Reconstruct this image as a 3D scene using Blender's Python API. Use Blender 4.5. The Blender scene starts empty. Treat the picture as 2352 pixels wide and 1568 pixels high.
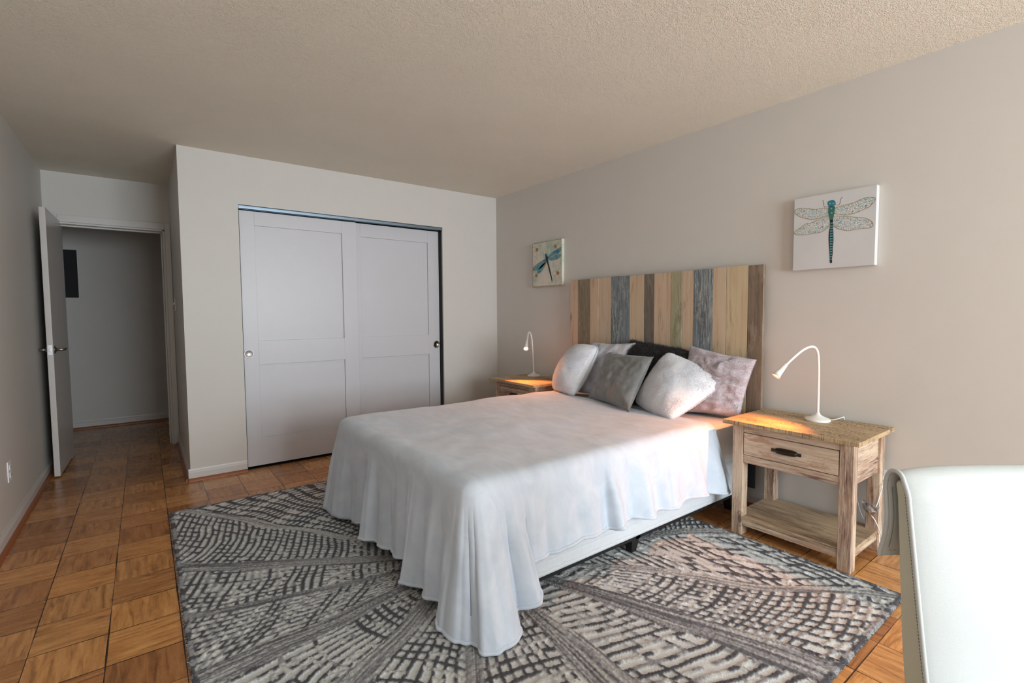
import bpy, bmesh, math, random
import numpy as np
from mathutils import Vector, Matrix
C = bpy.context.scene
COL = C.collection
R = math.radians
random.seed(7)
rng = np.random.default_rng(7)

# ------------------------------------------------------------------ camera
cam = bpy.data.cameras.new('camera'); co = bpy.data.objects.new('camera', cam); COL.objects.link(co)
cam.sensor_width = 36.0; cam.lens = 1119.666 / 2352 * 36.0; cam.clip_start = 0.05
co.location = (0, 0, 1.21743)
co.rotation_mode = 'XYZ'
co.matrix_world = (Matrix.Translation((0, 0, 1.21743)) @ Matrix.Rotation(-0.646546, 4, 'Z')
                   @ Matrix.Rotation(math.pi / 2 - 0.055949, 4, 'X') @ Matrix.Rotation(-0.006596, 4, 'Z'))
C.camera = co
# ------------------------------------------------------------------ exposure, sky, daylight
C.view_settings.view_transform = 'Standard'; C.view_settings.look = 'None'
C.view_settings.exposure = 0.07; C.view_settings.gamma = 1.0; C.view_settings.use_curve_mapping = False
w = bpy.data.worlds.new('sky'); C.world = w; w.use_nodes = True
bg = w.node_tree.nodes['Background']; bg.inputs[0].default_value = (0.80, 0.90, 1.0, 1); bg.inputs[1].default_value = 1.3
def area(name, loc, rot, sx, sy, e, col):
    d = bpy.data.lights.new(name, 'AREA'); d.shape = 'RECTANGLE'; d.size = sx; d.size_y = sy; d.energy = e; d.color = col
    o = bpy.data.objects.new(name, d); COL.objects.link(o); o.location = loc; o.rotation_euler = rot; return o
# daylight coming through the wide window behind the camera
area('window_daylight', (1.80, -3.62, 1.42), (R(90), 0, 0), 2.4, 1.8, 245, (0.82, 0.925, 1.0))

# ------------------------------------------------------------------ helpers
class MB:
    def __init__(s): s.v = []; s.f = []
    def add(s, vs, fs):
        n = len(s.v); s.v += [tuple(p) for p in vs]; s.f += [tuple(i + n for i in f) for f in fs]; return s
    def box(s, a, b):
        (x0, y0, z0), (x1, y1, z1) = a, b
        return s.add([(x0,y0,z0),(x1,y0,z0),(x1,y1,z0),(x0,y1,z0),(x0,y0,z1),(x1,y0,z1),(x1,y1,z1),(x0,y1,z1)],
              [(0,3,2,1),(4,5,6,7),(0,1,5,4),(1,2,6,5),(2,3,7,6),(3,0,4,7)])
    def tube(s, pts, r, n=10, cap=True):
        pts = [Vector(p) for p in pts]; rs = r if isinstance(r, (list, tuple)) else [r] * len(pts)
        vs = []; fs = []; up = None
        for i, p in enumerate(pts):
            t = (pts[min(i + 1, len(pts) - 1)] - pts[max(i - 1, 0)]).normalized()
            if up is None:
                up = Vector((0, 0, 1)) if abs(t.z) < .9 else Vector((1, 0, 0))
            a = t.cross(up).normalized(); b = a.cross(t).normalized(); up = b
            for k in range(n):
                q = 2 * math.pi * k / n; vs.append(p + (a * math.cos(q) + b * math.sin(q)) * rs[i])
        for i in range(len(pts) - 1):
            for k in range(n):
                fs.append((i*n+k, i*n+(k+1)%n, (i+1)*n+(k+1)%n, (i+1)*n+k))
        if cap: fs.append(tuple(range(n))[::-1]); fs.append(tuple((len(pts)-1)*n+k for k in range(n)))
        return s.add(vs, fs)
    def lathe(s, prof, c, n=40, M=None):
        vs = []; fs = []
        for (r, z) in prof:
            for k in range(n):
                q = 2*math.pi*k/n; p = Vector((r*math.cos(q), r*math.sin(q), z))
                if M is not None: p = M @ p
                vs.append(p + Vector(c))
        for i in range(len(prof)-1):
            for k in range(n): fs.append((i*n+k, i*n+(k+1)%n, (i+1)*n+(k+1)%n, (i+1)*n+k))
        if prof[0][0] > 1e-5: fs.append(tuple(range(n))[::-1])
        if prof[-1][0] > 1e-5: fs.append(tuple((len(prof)-1)*n+k for k in range(n)))
        return s.add(vs, fs)
    def prism(s, pts, off):       # planar polygon extruded by vector off
        n = len(pts); off = Vector(off)
        vs = [Vector(p) for p in pts] + [Vector(p) + off for p in pts]
        return s.add(vs, [tuple(range(n))[::-1], tuple(range(n, 2*n))] + [(i, (i+1)%n, n+(i+1)%n, n+i) for i in range(n)])
    def build(s, name, mat, parent=None, smooth=False, bevel=0, segs=2):
        me = bpy.data.meshes.new(name)
        off = parent_off(parent)
        me.from_pydata([tuple(Vector(p) - off) for p in s.v], [], s.f)
        bm = bmesh.new(); bm.from_mesh(me); bmesh.ops.recalc_face_normals(bm, faces=bm.faces); bm.to_mesh(me); bm.free()
        me.materials.append(mat)
        if smooth: me.polygons.foreach_set('use_smooth', [True] * len(me.polygons))
        o = bpy.data.objects.new(name, me); COL.objects.link(o)
        if parent: o.parent = parent
        if bevel:
            m = o.modifiers.new('bevel', 'BEVEL'); m.width = bevel; m.segments = segs; m.limit_method = 'ANGLE'; m.angle_limit = R(40)
            me.polygons.foreach_set('use_smooth', [True] * len(me.polygons))
            wn = o.modifiers.new('wn', 'WEIGHTED_NORMAL'); wn.keep_sharp = True
        return o
def parent_off(p):
    v = Vector((0, 0, 0))
    while p is not None: v += p.location; p = p.parent
    return v
def tag(o, label=None, cat=None, group=None, kind=None):
    if label: o['label'] = label
    if cat: o['category'] = cat
    if group: o['group'] = group
    if kind: o['kind'] = kind
    return o
def thing(name, label, cat, loc, group=None):
    o = bpy.data.objects.new(name, None); COL.objects.link(o); o.location = loc; o.empty_display_size = .05
    return tag(o, label, cat, group)
def struct(o, label=None): return tag(o, label, None, None, 'structure')
def copy_tree(o, parent=None):
    c = o.copy(); COL.objects.link(c)
    if parent: c.parent = parent
    for ch in list(o.children): copy_tree(ch, c)
    return c
def crom(P, n):
    P = np.array(P, float); out = []
    for i in range(len(P) - 1):
        p0 = P[max(i-1, 0)]; p1 = P[i]; p2 = P[i+1]; p3 = P[min(i+2, len(P)-1)]
        for k in range(n):
            t = k / n
            out.append(.5*((2*p1)+(-p0+p2)*t+(2*p0-5*p1+4*p2-p3)*t*t+(-p0+3*p1-3*p2+p3)*t**3))
    out.append(P[-1]); return np.array(out)

# value noise in numpy
_lat = rng.random((256, 256))
def vnoise(x, y, seed=0):
    x = np.asarray(x, float) + seed * 17.31; y = np.asarray(y, float) + seed * 7.77
    xi = np.floor(x).astype(int); yi = np.floor(y).astype(int); fx = x - xi; fy = y - yi
    fx = fx*fx*(3-2*fx); fy = fy*fy*(3-2*fy)
    g = lambda a, b: _lat[a & 255, b & 255]
    return (g(xi, yi)*(1-fx)+g(xi+1, yi)*fx)*(1-fy) + (g(xi, yi+1)*(1-fx)+g(xi+1, yi+1)*fx)*fy
def fbm(x, y, o=3, seed=0):
    s = 0; a = .5; t = 0
    for i in range(o): s = s + a*vnoise(x*2**i, y*2**i, seed+i); t += a; a *= .5
    return s / t

# ------------------------------------------------------------------ materials
def srgb(r, g, b):
    f = lambda c: c/12.92 if c <= .04045 else ((c+.055)/1.055)**2.4
    return (f(r), f(g), f(b), 1)
class NT:
    def __init__(s, name, rough=.6, **kw):
        s.m = bpy.data.materials.new(name); s.m.use_nodes = True; s.t = s.m.node_tree; s.p = s.t.nodes['Principled BSDF']
        s.p.inputs['Roughness'].default_value = rough
        for k, v in kw.items(): s.p.inputs[k.replace('_', ' ')].default_value = v
    def n(s, typ, **kw):
        x = s.t.nodes.new(typ)
        for k, v in kw.items():
            if k.startswith('i_'): x.inputs[k[2:].replace('_', ' ')].default_value = v
            else: setattr(x, k, v)
        return x
    def l(s, a, b): s.t.links.new(a, b)
    def coord(s, scale=(1,1,1), src='Object', rot=(0,0,0)):
        tc = s.n('ShaderNodeTexCoord'); mp = s.n('ShaderNodeMapping'); mp.inputs['Scale'].default_value = scale; mp.inputs['Rotation'].default_value = rot
        s.l(tc.outputs[src], mp.inputs['Vector']); return mp.outputs[0]
    def noise(s, vec, scale=5, detail=4, rough=.55, dist=0):
        x = s.n('ShaderNodeTexNoise'); x.inputs['Scale'].default_value = scale; x.inputs['Detail'].default_value = detail
        x.inputs['Roughness'].default_value = rough; x.inputs['Distortion'].default_value = dist
        s.l(vec, x.inputs['Vector']); return x.outputs[0]
    def ramp(s, fac, stops):
        x = s.n('ShaderNodeValToRGB'); e = x.color_ramp.elements
        while len(e) < len(stops): e.new(.5)
        for i, (p, c) in enumerate(stops):
            e[i].position = p; e[i].color = c if len(c) == 4 else (*c, 1)
        s.l(fac, x.inputs[0]); return x.outputs[0]
    def mix(s, fac, a, b, mode='MIX'):
        x = s.n('ShaderNodeMix', data_type='RGBA', blend_type=mode)
        for sock, v in ((x.inputs[0], fac), (x.inputs[6], a), (x.inputs[7], b)):
            if hasattr(v, 'default_value'): s.l(v, sock)
            else: sock.default_value = v
        return x.outputs[2]
    def math(s, op, a, b=0.0, c=0.0):
        x = s.n('ShaderNodeMath', operation=op)
        for i, v in enumerate((a, b, c)):
            if hasattr(v, 'default_value'): s.l(v, x.inputs[i])
            else: x.inputs[i].default_value = v
        return x.outputs[0]
    def color(s, c):
        if hasattr(c, 'default_value'): s.l(c, s.p.inputs['Base Color'])
        else: s.p.inputs['Base Color'].default_value = c
    def bump(s, h, strength=.3, dist=.002):
        x = s.n('ShaderNodeBump'); x.inputs['Strength'].default_value = strength; x.inputs['Distance'].default_value = dist
        s.l(h, x.inputs['Height']); s.l(x.outputs[0], s.p.inputs['Normal'])
def flat(name, c, rough=.6, bump=None, **kw):
    t = NT(name, rough, **kw); v = t.coord()
    nz = t.noise(v, 9, 3)
    d = tuple(x*.975 for x in c[:3]) + (1,)
    t.color(t.ramp(nz, [(.2, d), (.8, c)]))
    if bump: t.bump(t.noise(v, bump[0], 3), bump[1], bump[2])
    return t.m

WALL = srgb(.825, .808, .783)
m_wall = flat('wall_paint', WALL, .55, (220, .12, .0015))
m_trim = flat('white_trim_paint', srgb(.83, .815, .80), .35, (60, .05, .001))
m_closet = flat('closet_door_paint', srgb(.80, .795, .81), .38, (150, .05, .0008))
m_door = flat('bedroom_door_paint', srgb(.80, .78, .765), .3, (60, .05, .001))
m_black = flat('black_satin', srgb(.025, .025, .03), .7)
m_dark = flat('dark_interior', srgb(.12, .12, .13), .8)
m_metal = flat('brushed_nickel', srgb(.62, .60, .57), .28, Metallic=1.0)
m_chrome = flat('bright_chrome', srgb(.88, .88, .89), .38, Metallic=.7)
m_alu = flat('aluminium_track', srgb(.55, .62, .68), .3, Metallic=1.0)
m_bronze = flat('dark_bronze', srgb(.22, .19, .16), .38, Metallic=.8)
m_lamp = flat('white_enamel', srgb(.93, .92, .90), .3)
m_plastic = flat('white_plastic', srgb(.92, .92, .93), .35)
m_shoe = flat('shoe_moulding_wood', srgb(.60, .36, .22), .4, (80, .1, .001))
# ceiling: sprayed popcorn texture
t = NT('popcorn_ceiling', .9); v = t.coord()
t.color(t.ramp(t.noise(v, 3, 3), [(.3, srgb(.925, .90, .84)), (.7, srgb(.94, .915, .855))]))
vo = t.n('ShaderNodeTexVoronoi', feature='F1'); vo.inputs['Scale'].default_value = 165; t.l(v, vo.inputs['Vector'])
hh = t.math('ADD', t.math('MULTIPLY', t.ramp(vo.outputs['Distance'], [(.0, (1,1,1)), (.42, (0,0,0))]), .8), t.noise(v, 60, 5, .7))
t.bump(hh, .75, .006); m_ceil = t.m
# parquet floor
def parquet():
    t = NT('parquet', .22); T = .2268
    tc = t.n('ShaderNodeTexCoord'); sep = t.n('ShaderNodeSeparateXYZ'); t.l(tc.outputs['Object'], sep.inputs[0])
    X = t.math('DIVIDE', t.math('ADD', sep.outputs[0], 20*T - .0735), T); Y = t.math('DIVIDE', t.math('ADD', sep.outputs[1], 20*T - 3.748 + 16*T), T)
    ix = t.math('FLOOR', X); iy = t.math('FLOOR', Y); fx = t.math('FRACT', X); fy = t.math('FRACT', Y)
    par = t.math('MODULO', t.math('ADD', ix, iy), 2.0)
    cid = t.n('ShaderNodeCombineXYZ'); t.l(ix, cid.inputs[0]); t.l(iy, cid.inputs[1])
    wn = t.n('ShaderNodeTexWhiteNoise', noise_dimensions='3D'); t.l(cid.outputs[0], wn.inputs['Vector'])
    # grain coordinate swaps with orientation
    def mixf(a, b): x = t.n('ShaderNodeMix', data_type='FLOAT'); t.l(par, x.inputs[0]); t.l(a, x.inputs[2]); t.l(b, x.inputs[3]); return x.outputs[0]
    gu = mixf(X, Y); gv = mixf(Y, X); fu = mixf(fx, fy); fv = mixf(fy, fx)
    cv = t.n('ShaderNodeCombineXYZ'); t.l(t.math('MULTIPLY', gu, 1.0), cv.inputs[0]); t.l(t.math('MULTIPLY', gv, 9.0), cv.inputs[1]); t.l(t.math('MULTIPLY', wn.outputs[0], 50.0), cv.inputs[2])
    g1 = t.noise(cv.outputs[0], 1.3, 5, .6, .6)
    g2 = t.noise(cv.outputs[0], 7, 4, .6, .2)
    base = t.ramp(g1, [(.28, srgb(.53, .36, .21)), (.44, srgb(.74, .515, .305)), (.56, srgb(.82, .59, .36)), (.75, srgb(.87, .66, .43))])
    fine = t.ramp(g2, [(.3, (.72, .66, .6)), (.6, (1, 1, 1))])
    c = t.mix(.45, base, fine, 'MULTIPLY')
    tone = t.ramp(wn.outputs[0], [(0, (.60, .52, .48)), (.3, (.82, .76, .74)), (.65, (1, 1, 1)), (1, (1.1, 1.08, .98))])
    c = t.mix(1.0, c, tone, 'MULTIPLY')
    # gaps
    def edge(f): return t.math('MINIMUM', f, t.math('SUBTRACT', 1.0, f))
    ed = t.math('MINIMUM', edge(fx), edge(fy))
    gapn = t.noise(t.coord((1,1,1)), 3.0, 2)
    gw = t.math('MULTIPLY', t.math('SUBTRACT', gapn, .22), .030)
    gap = t.math('LESS_THAN', ed, gw)
    c = t.mix(gap, c, (.035, .018, .01, 1)); t.color(c)
    ra = t.ramp(t.noise(t.coord(), 14, 4), [(.3, (.18,)*3), (.7, (.34,)*3)]); t.l(ra, t.p.inputs['Roughness'])
    h = t.math('ADD', t.math('MULTIPLY', g2, .12), t.math('MULTIPLY', t.math('SUBTRACT', 1.0, gap), .5))
    h = t.math('ADD', h, t.math('MULTIPLY', wn.outputs[0], .25))
    t.bump(h, .25, .0015); return t.m
m_floor = parquet()
def wood(name, light, mid, dark, axis, scale=1.0, dens=.5, rough=.6, saw=0, knots=True, patch=None, bright=None):
    t = NT(name, rough)
    s = [38*scale, 38*scale, 38*scale]; s['xyz'.index(axis)] = 2.0*scale
    oi = t.n('ShaderNodeObjectInfo'); tc = t.n('ShaderNodeTexCoord')
    va = t.n('ShaderNodeVectorMath', operation='ADD'); t.l(tc.outputs['Object'], va.inputs[0]); 
    rm = t.n('ShaderNodeVectorMath', operation='SCALE'); rm.inputs[0].default_value = (3.7, 5.1, 2.3); t.l(oi.outputs['Random'], rm.inputs['Scale']); t.l(rm.outputs[0], va.inputs[1])
    mp = t.n('ShaderNodeMapping'); mp.inputs['Scale'].default_value = s; t.l(va.outputs[0], mp.inputs[0]); v = mp.outputs[0]
    mp2 = t.n('ShaderNodeMapping'); s2 = [9*scale]*3; s2['xyz'.index(axis)] = 2.4*scale; mp2.inputs['Scale'].default_value = s2; t.l(va.outputs[0], mp2.inputs[0])
    g = t.noise(v, 1.0, 5, .65, .5); gf = t.noise(v, 3.5, 4, .7, .3); big = t.noise(mp2.outputs[0], 1.0, 4, .6, .8)
    c = t.ramp(g, [(.30, mid), (.52, light), (1, light)])
    k = t.math('ADD', t.math('MULTIPLY', gf, .6), t.math('MULTIPLY', big, .55))
    c = t.mix(t.ramp(k, [(.50 + .12*(1-dens)*2 - .06, (0,0,0)), (.66 + .12*(1-dens)*2 - .03, (1,1,1))]), c, dark)
    if patch: 
        pm = t.ramp(t.noise(mp2.outputs[0], 2.3, 5, .75, .4), [(.52, (0,0,0)), (.62, (1,1,1))]); c = t.mix(pm, c, patch)
    if bright:
        pm = t.ramp(t.noise(v, 5.5, 5, .8, .2), [(.52, (0,0,0)), (.60, (1,1,1))]); c = t.mix(t.math('MULTIPLY', pm, t.ramp(big, [(.36, (0,0,0)), (.56, (1,1,1))])), c, bright)
    h = g
    if knots:
        mk = t.n('ShaderNodeMapping'); s3 = [6.0]*3; s3['xyz'.index(axis)] = 2.6; mk.inputs['Scale'].default_value = s3; t.l(va.outputs[0], mk.inputs[0])
        vo = t.n('ShaderNodeTexVoronoi', feature='F1'); vo.inputs['Scale'].default_value = 1.0; t.l(mk.outputs[0], vo.inputs['Vector'])
        kr = t.ramp(vo.outputs['Distance'], [(.05, (1,1,1)), (.085, (.25,)*3), (.11, (.6,)*3), (.13, (0,0,0))]); c = t.mix(t.math('MULTIPLY', kr, .8), c, tuple(x*.6 for x in dark[:3])+(1,))
    if saw:
        ms = t.n('ShaderNodeMapping'); a = {'x': (1.5, 170, 1), 'y': (30, 170, 1), 'z': (1, 1, 170)}[axis]; ms.inputs['Scale'].default_value = a; ms.inputs['Rotation'].default_value = (0, 0, .08); t.l(va.outputs[0], ms.inputs[0])
        sn = t.noise(ms.outputs[0], 1.0, 2, .5, .3)
        reg = t.ramp(t.noise(mp2.outputs[0], 1.6, 3, .5), [(.42, (0,0,0)), (.58, (1,1,1))])
        sm = t.math('MULTIPLY', t.ramp(sn, [(.50, (0,0,0)), (.60, (1,1,1))]), reg)
        c = t.mix(t.math('MULTIPLY', sm, saw), c, dark); h = t.math('SUBTRACT', g, sm)
    t.color(c); t.bump(h, .5, .0015); return t.m
NL, NM, ND = srgb(.82, .74, .645), srgb(.70, .58, .49), srgb(.41, .26, .23)
m_nsz = wood('whitewashed_wood_upright', NL, NM, ND, 'z', 1, .60, patch=srgb(.70, .56, .46))
m_nsy = wood('whitewashed_wood_long', NL, NM, ND, 'y', 1, .60, patch=srgb(.70, .56, .46))
m_nsx = wood('whitewashed_wood_side', NL, NM, ND, 'x', 1, .60, patch=srgb(.70, .56, .46))
m_nst = wood('rough_sawn_wood_top', srgb(.77, .66, .51), srgb(.67, .55, .41), srgb(.35, .28, .23), 'y', 1, .46, saw=.75)
m_nss = wood('rough_sawn_shelf', srgb(.74, .65, .53), srgb(.62, .52, .42), srgb(.40, .31, .26), 'y', 1, .5)
# textiles
def cloth(name, c1, c2, scale=6, fine=260, bs=.35, sheen=.5, rough=.9, streak=(1,1,1), bd=.002, lowb=1.0):
    t = NT(name, rough); t.p.inputs['Sheen Weight'].default_value = sheen; t.p.inputs['Sheen Roughness'].default_value = .4
    v = t.coord(streak); a = t.noise(v, scale, 5, .6, 1.2); b = t.noise(t.coord(), fine, 3, .6)
    t.color(t.ramp(a, [(.35, c1), (.65, c2)]))
    t.bump(t.math('ADD', t.math('MULTIPLY', a, lowb), b), bs, bd); return t.m
m_blanket = cloth('white_fleece', srgb(.765, .81, .865), srgb(.82, .855, .90), 7, 600, .3, .25, .9, (1.6, .7, 1), .0012, .5)
m_sheet = cloth('white_cotton_sheet', srgb(.85, .86, .88), srgb(.88, .89, .90), 5, 300, .2, .1)
m_box = NT('quilted_box_spring', .85)
t = m_box; v = t.coord((1,1,1)); wv = t.n('ShaderNodeTexWave', wave_type='BANDS', bands_direction='Z'); wv.inputs['Scale'].default_value = 7; wv.inputs['Distortion'].default_value = 1.2; wv.inputs['Detail'].default_value = 1; wv.inputs['Detail Scale'].default_value = 3
t.l(v, wv.inputs['Vector']); t.color(t.ramp(t.noise(v, 70, 3, .6), [(.22, srgb(.66, .68, .70)), (.30, srgb(.83, .845, .865)), (.7, srgb(.85, .865, .88))])); t.bump(t.ramp(wv.outputs[1], [(0, (0,0,0)), (.25, (1,1,1))]), .35, .003); m_box = t.m

# ------------------------------------------------------------------ room
XL, XR, XA, YB, YD, H = -.637, 3.025, .234, 4.271, 5.64, 2.44
YF = -3.4
def S(name, boxes, mat, bevel=0, label=None):
    m = MB()
    for a, b in boxes: m.box(a, b)
    return struct(m.build(name, mat, None, bevel=bevel), label)
S('floor', [((-1.6, YF-.15, -.1), (3.3, 7.15, 0))], m_floor, label='parquet floor of square oak tiles in alternating grain')
S('ceiling', [((-1.6, YF-.15, H), (3.3, 7.15, H+.1))], m_ceil, label='textured off-white popcorn ceiling')
S('wall_left', [((XL-.12, YF-.15, 0), (XL, YD, H))], m_wall)
S('wall_right', [((XR, YF-.15, 0), (XR+.12, 5.1, H))], m_wall)
S('wall_closet', [((XA, YB, 0), (.61, YB+.11, H)), ((2.375, YB, 0), (XR, YB+.11, H)), ((.61, YB, 2.07), (2.375, YB+.11, H))], m_wall, label='wall around the sliding closet doors')
S('wall_alcove', [((XA, YB+.11, 0), (XA+.11, YD, H))], m_wall, label='short side wall of the entry alcove')
S('wall_closet_interior', [((XA+.11, 5.0, 0), (XR, 5.1, H))], m_dark)
S('wall_doorway', [((-1.6, YD, 0), (-.545, YD+.12, H)), ((.185, YD, 0), (XR, YD+.12, H)), ((-.545, YD, 2.02), (.185, YD+.12, H))], m_wall)
S('wall_hall', [((-1.6, 7.02, 0), (1.4, 7.15, H))], m_wall, label='dim hallway wall beyond the doorway')
S('wall_hall_left', [((-1.6, YD+.12, 0), (-1.5, 7.02, H))], m_wall)
S('wall_hall_right', [((.9, YD+.12, 0), (1.0, 7.03, H))], m_wall)
# wall behind the camera with the window opening that lights the room
WX0, WX1, WZ0, WZ1 = .55, 2.97, .50, 2.32
S('wall_front', [((XL, YF-.15, 0), (WX0, YF, H)), ((WX1, YF-.15, 0), (XR, YF, H)), ((WX0, YF-.15, 0), (WX1, YF, WZ0)), ((WX0, YF-.15, WZ1), (WX1, YF, H))], m_wall)
fr = [((WX0, YF-.12, WZ0), (WX1, YF-.06, WZ0+.05)), ((WX0, YF-.12, WZ1-.05), (WX1, YF-.06, WZ1)), ((WX0, YF-.12, WZ0), (WX0+.05, YF-.06, WZ1)), ((WX1-.05, YF-.12, WZ0), (WX1, YF-.06, WZ1)), ((1.73, YF-.12, WZ0), (1.79, YF-.06, WZ1))]
S('window_1', fr, m_trim, .004)
# baseboards: moulded profile + wood shoe
def base(name, p, q, nrm, x0=0, x1=0):
    p = Vector((*p, 0)); q = Vector((*q, 0)); n = Vector((*nrm, 0)); d = (q - p)
    prof = [(0, 0), (.013, 0), (.013, .062), (.010, .070), (.006, .078), (.004, .088), (0, .088)]
    mb = MB(); mb.prism([p + n*a + Vector((0, 0, b)) for a, b in prof], d)
    o = struct(mb.build('baseboard_' + name, m_trim))
    prof = [(.013, 0), (.032, 0), (.031, .008), (.026, .016), (.018, .020), (.013, .021)]
    mb = MB(); mb.prism([p + n*a + Vector((0, 0, b)) for a, b in prof], d); s = mb.build('shoe_moulding', m_shoe, o); 
base('left', (XL, YF), (XL, 5.60), (1, 0)); base('right', (XR, YF), (XR, YB), (-1, 0))
base('closet', (XA-.013, YB), (.608, YB), (0, -1)); base('closet_right', (2.38, YB), (XR, YB), (0, -1)); base('alcove', (XA, YB), (XA, 5.60), (-1, 0)); base('hall', (-1.5, 7.02), (.9, 7.02), (0, -1))
# doorway casing
def casing():
    m = MB(); y0, y1 = YD-.018, YD
    m.box((.19, y0, 0), (.232, y1, 2.085)); m.box((-.605, y0, 0), (-.55, y1, 2.085)); m.box((-.55, y0, 2.025), (.19, y1, 2.085))
    m.box((.172, y0+.004, 0), (.19, YD+.125, 2.025)); m.box((-.545, YD+.002, 0), (-.535, YD+.125, 2.012)); m.box((-.545, y0+.004, 2.008), (.19, YD+.125, 2.025))
    m.box((.158, YD+.045, 0), (.172, YD+.08, 2.008)); m.box((-.535, YD+.045, 1.994), (.172, YD+.08, 2.008))
    o = struct(m.build('trim_1', m_trim, None, bevel=.003), 'white painted frame of the open doorway')
    MB().box((.168, YD+.0, .93), (.1725, YD+.03, 1.0)).build('strike_plate', m_metal, o)
casing()
# open bedroom door
dr = bpy.data.objects.new('door_1', None); COL.objects.link(dr); dr.location = (-.552, 5.635, 0); struct(dr, 'white flat bedroom door standing open against the left wall')
def door_open():
    w_, th = .655, .036     # local: hinge at origin, slab runs towards -y
    MB().box((-.018, -w_, .012), (th-.018, 0, 2.03)).build_local('door_slab', m_door, dr, .003)
def build_local(s, name, mat, parent, bevel=0, smooth=False):
    s.v = [tuple(Vector(p) + parent_off(parent)) for p in s.v]; return s.build(name, mat, parent, smooth=smooth, bevel=bevel)
MB.build_local = build_local
door_open()
zc, yc = .972, -.60
for sx, nm in ((1, 'door_handle'), (-1, 'door_handle')):
    x0 = .018 if sx > 0 else -.018
    m = MB(); Mx = Matrix.Rotation(R(90)*sx, 4, 'Y')
    m.lathe([(.0, .016), (.012, .016), (.014, .010), (.028, .004), (.030, .0), (.0, 0)][::-1], (x0, yc, zc), 28, Mx)
    m.tube([(x0, yc, zc), (x0+sx*.045, yc, zc), (x0+sx*.056, yc+.01, zc), (x0+sx*.058, yc+.03, zc+.002), (x0+sx*.056, yc+.10, zc+.002)], [.011, .010, .010, .009, .007], 14)
    m.build_local(nm, m_metal, dr, smooth=True)
m = MB(); m.box((-.013, -.6575, .935), (.013, -.6548, 1.01)); m.box((-.006, -.664, .96), (.006, -.655, .985)); m.build_local('latch_plate', m_chrome, dr, .001)
m = MB()
for z in (.25, 1.05, 1.82): m.tube([(-.0, .006, z-.045), (-.0, .006, z+.045)], .007, 10)
m.build_local('hinge', m_metal, dr)
dr.rotation_euler = (0, 0, R(-1.2))
# sliding closet doors
def shaker(name, x0, x1, y0, z0, z1, l, label):
    o = bpy.data.objects.new(name, None); COL.objects.link(o); o.location = (x0, y0, 0); struct(o, label)
    m = MB(); t_ = .034; sl, sr, rt, rb = l
    y1 = y0 + t_
    m.box((x0, y0, z0), (x0+sl, y1, z1)); m.box((x1-sr, y0, z0), (x1, y1, z1))
    m.box((x0+sl, y0, z1-rt), (x1-sr, y1, z1)); m.box((x0+sl, y0, z0), (x1-sr, y1, rb)); m.box((x0+sl, y0, .829), (x1-sr, y1, 1.02))
    m.box((x0+sl-.002, y0+.016, z0+.002), (x1-sr+.002, y1-.002, z1-.002))
    m.build('door_panel', m_closet, o, bevel=.0012)
    return o
YC = YB + .028
d1 = shaker('door_2', .617, 1.528, YC, .020, 2.033, (.105, .125, .108, .243), 'left white sliding closet door with chrome finger pull')
d2 = shaker('door_3', 1.495, 2.368, YC+.045, .020, 2.038, (.085, .118, .118, .243), 'right white sliding closet door, set behind the left one')
def pull(x, y, z, o, mat):
    M = Matrix.Rotation(R(90), 4, 'X')
    MB().lathe([(0, .0015), (.027, .0015), (.029, .005), (.034, .0055), (.036, .003), (.036, 0), (.0, 0)][::-1], (x, y, z), 36, M).build('finger_pull', mat, o, smooth=True)
pull(.652, YC, .918, d1, m_chrome); pull(2.33, YC+.045, .921, d2, m_metal)
# track
m = MB(); m.box((.612, YB+.004, 2.044), (2.373, YB+.018, 2.069)); m.box((.612, YB+.004, 2.064), (2.373, YB+.105, 2.0695))
m.box((.612, YB+.060, 2.046), (2.373, YB+.066, 2.066)); struct(m.build('trim_2', m_alu, None, bevel=.001), 'metal track above the sliding closet doors')
m = MB(); m.box((.612, YB+.02, .0), (2.373, YB+.1, .006)); struct(m.build('trim_3', m_black), 'dark floor guide under the closet doors')
m = MB(); m.box((2.3695, YB+.02, 0.006), (2.3745, YB+.10, 2.06)); m.box((.6105, YB+.02, 0.006), (.6155, YB+.10, 2.06)); struct(m.build('gap_shade', m_dark), 'dark strips painted in as the shade of the gaps beside the closet doors')  # dark strips fill the door-to-jamb slits, their shade put in as colour

# black panel in the hall
MB().box((-.86, 6.995, 1.425), (-.545, 7.02, 1.932)).build('wall_panel', m_black, None, bevel=.004)
tag(bpy.data.objects['wall_panel'], 'plain black rectangular panel hung on the dim hallway wall behind the door', 'panel')

# outlets and switch
def plate(name, label, cat, c, n, slots=True, w_=.072, h_=.115):
    # n: +1 faces +x, -1 faces -x ; plate lies in the yz plane
    o = thing(name, label, cat, c); x, y, z = c
    MB().box((min(x, x+n*.006), y-w_/2, z-h_/2), (max(x, x+n*.006), y+w_/2, z+h_/2)).build('cover_plate', m_plastic, o, bevel=.002)
    f = x+n*.006
    if slots:
        for dz in (-.021, .021):
            s = MB().box((min(f, f+n*.004), y-.017, z+dz-.015), (max(f, f+n*.004), y+.017, z+dz+.015)).build('socket', m_plastic, o, bevel=.003)
            g = f+n*.0042
            k = MB()
            for dy in (-.006, .006): k.box((min(g, g+n*.0006), y+dy-.001, z+dz-.003), (max(g, g+n*.0006), y+dy+.001, z+dz+.006))
            k.build('slot', m_black, s)
    else:
        k = MB(); k.box((min(f, f+n*.012), y-.005, z-.004), (max(f, f+n*.012), y+.005, z+.016)); k.build('toggle', m_plastic, o, bevel=.001)
    return o
plate('wall_outlet', 'white wall outlet low on the left wall near the open door', 'outlet', (XL, 3.85, .357), 1)
plate('wall_outlet', 'white wall outlet behind the right nightstand with a white adapter plugged in', 'outlet', (XR, .815, .34), -1, w_=.09, h_=.125)
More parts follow.
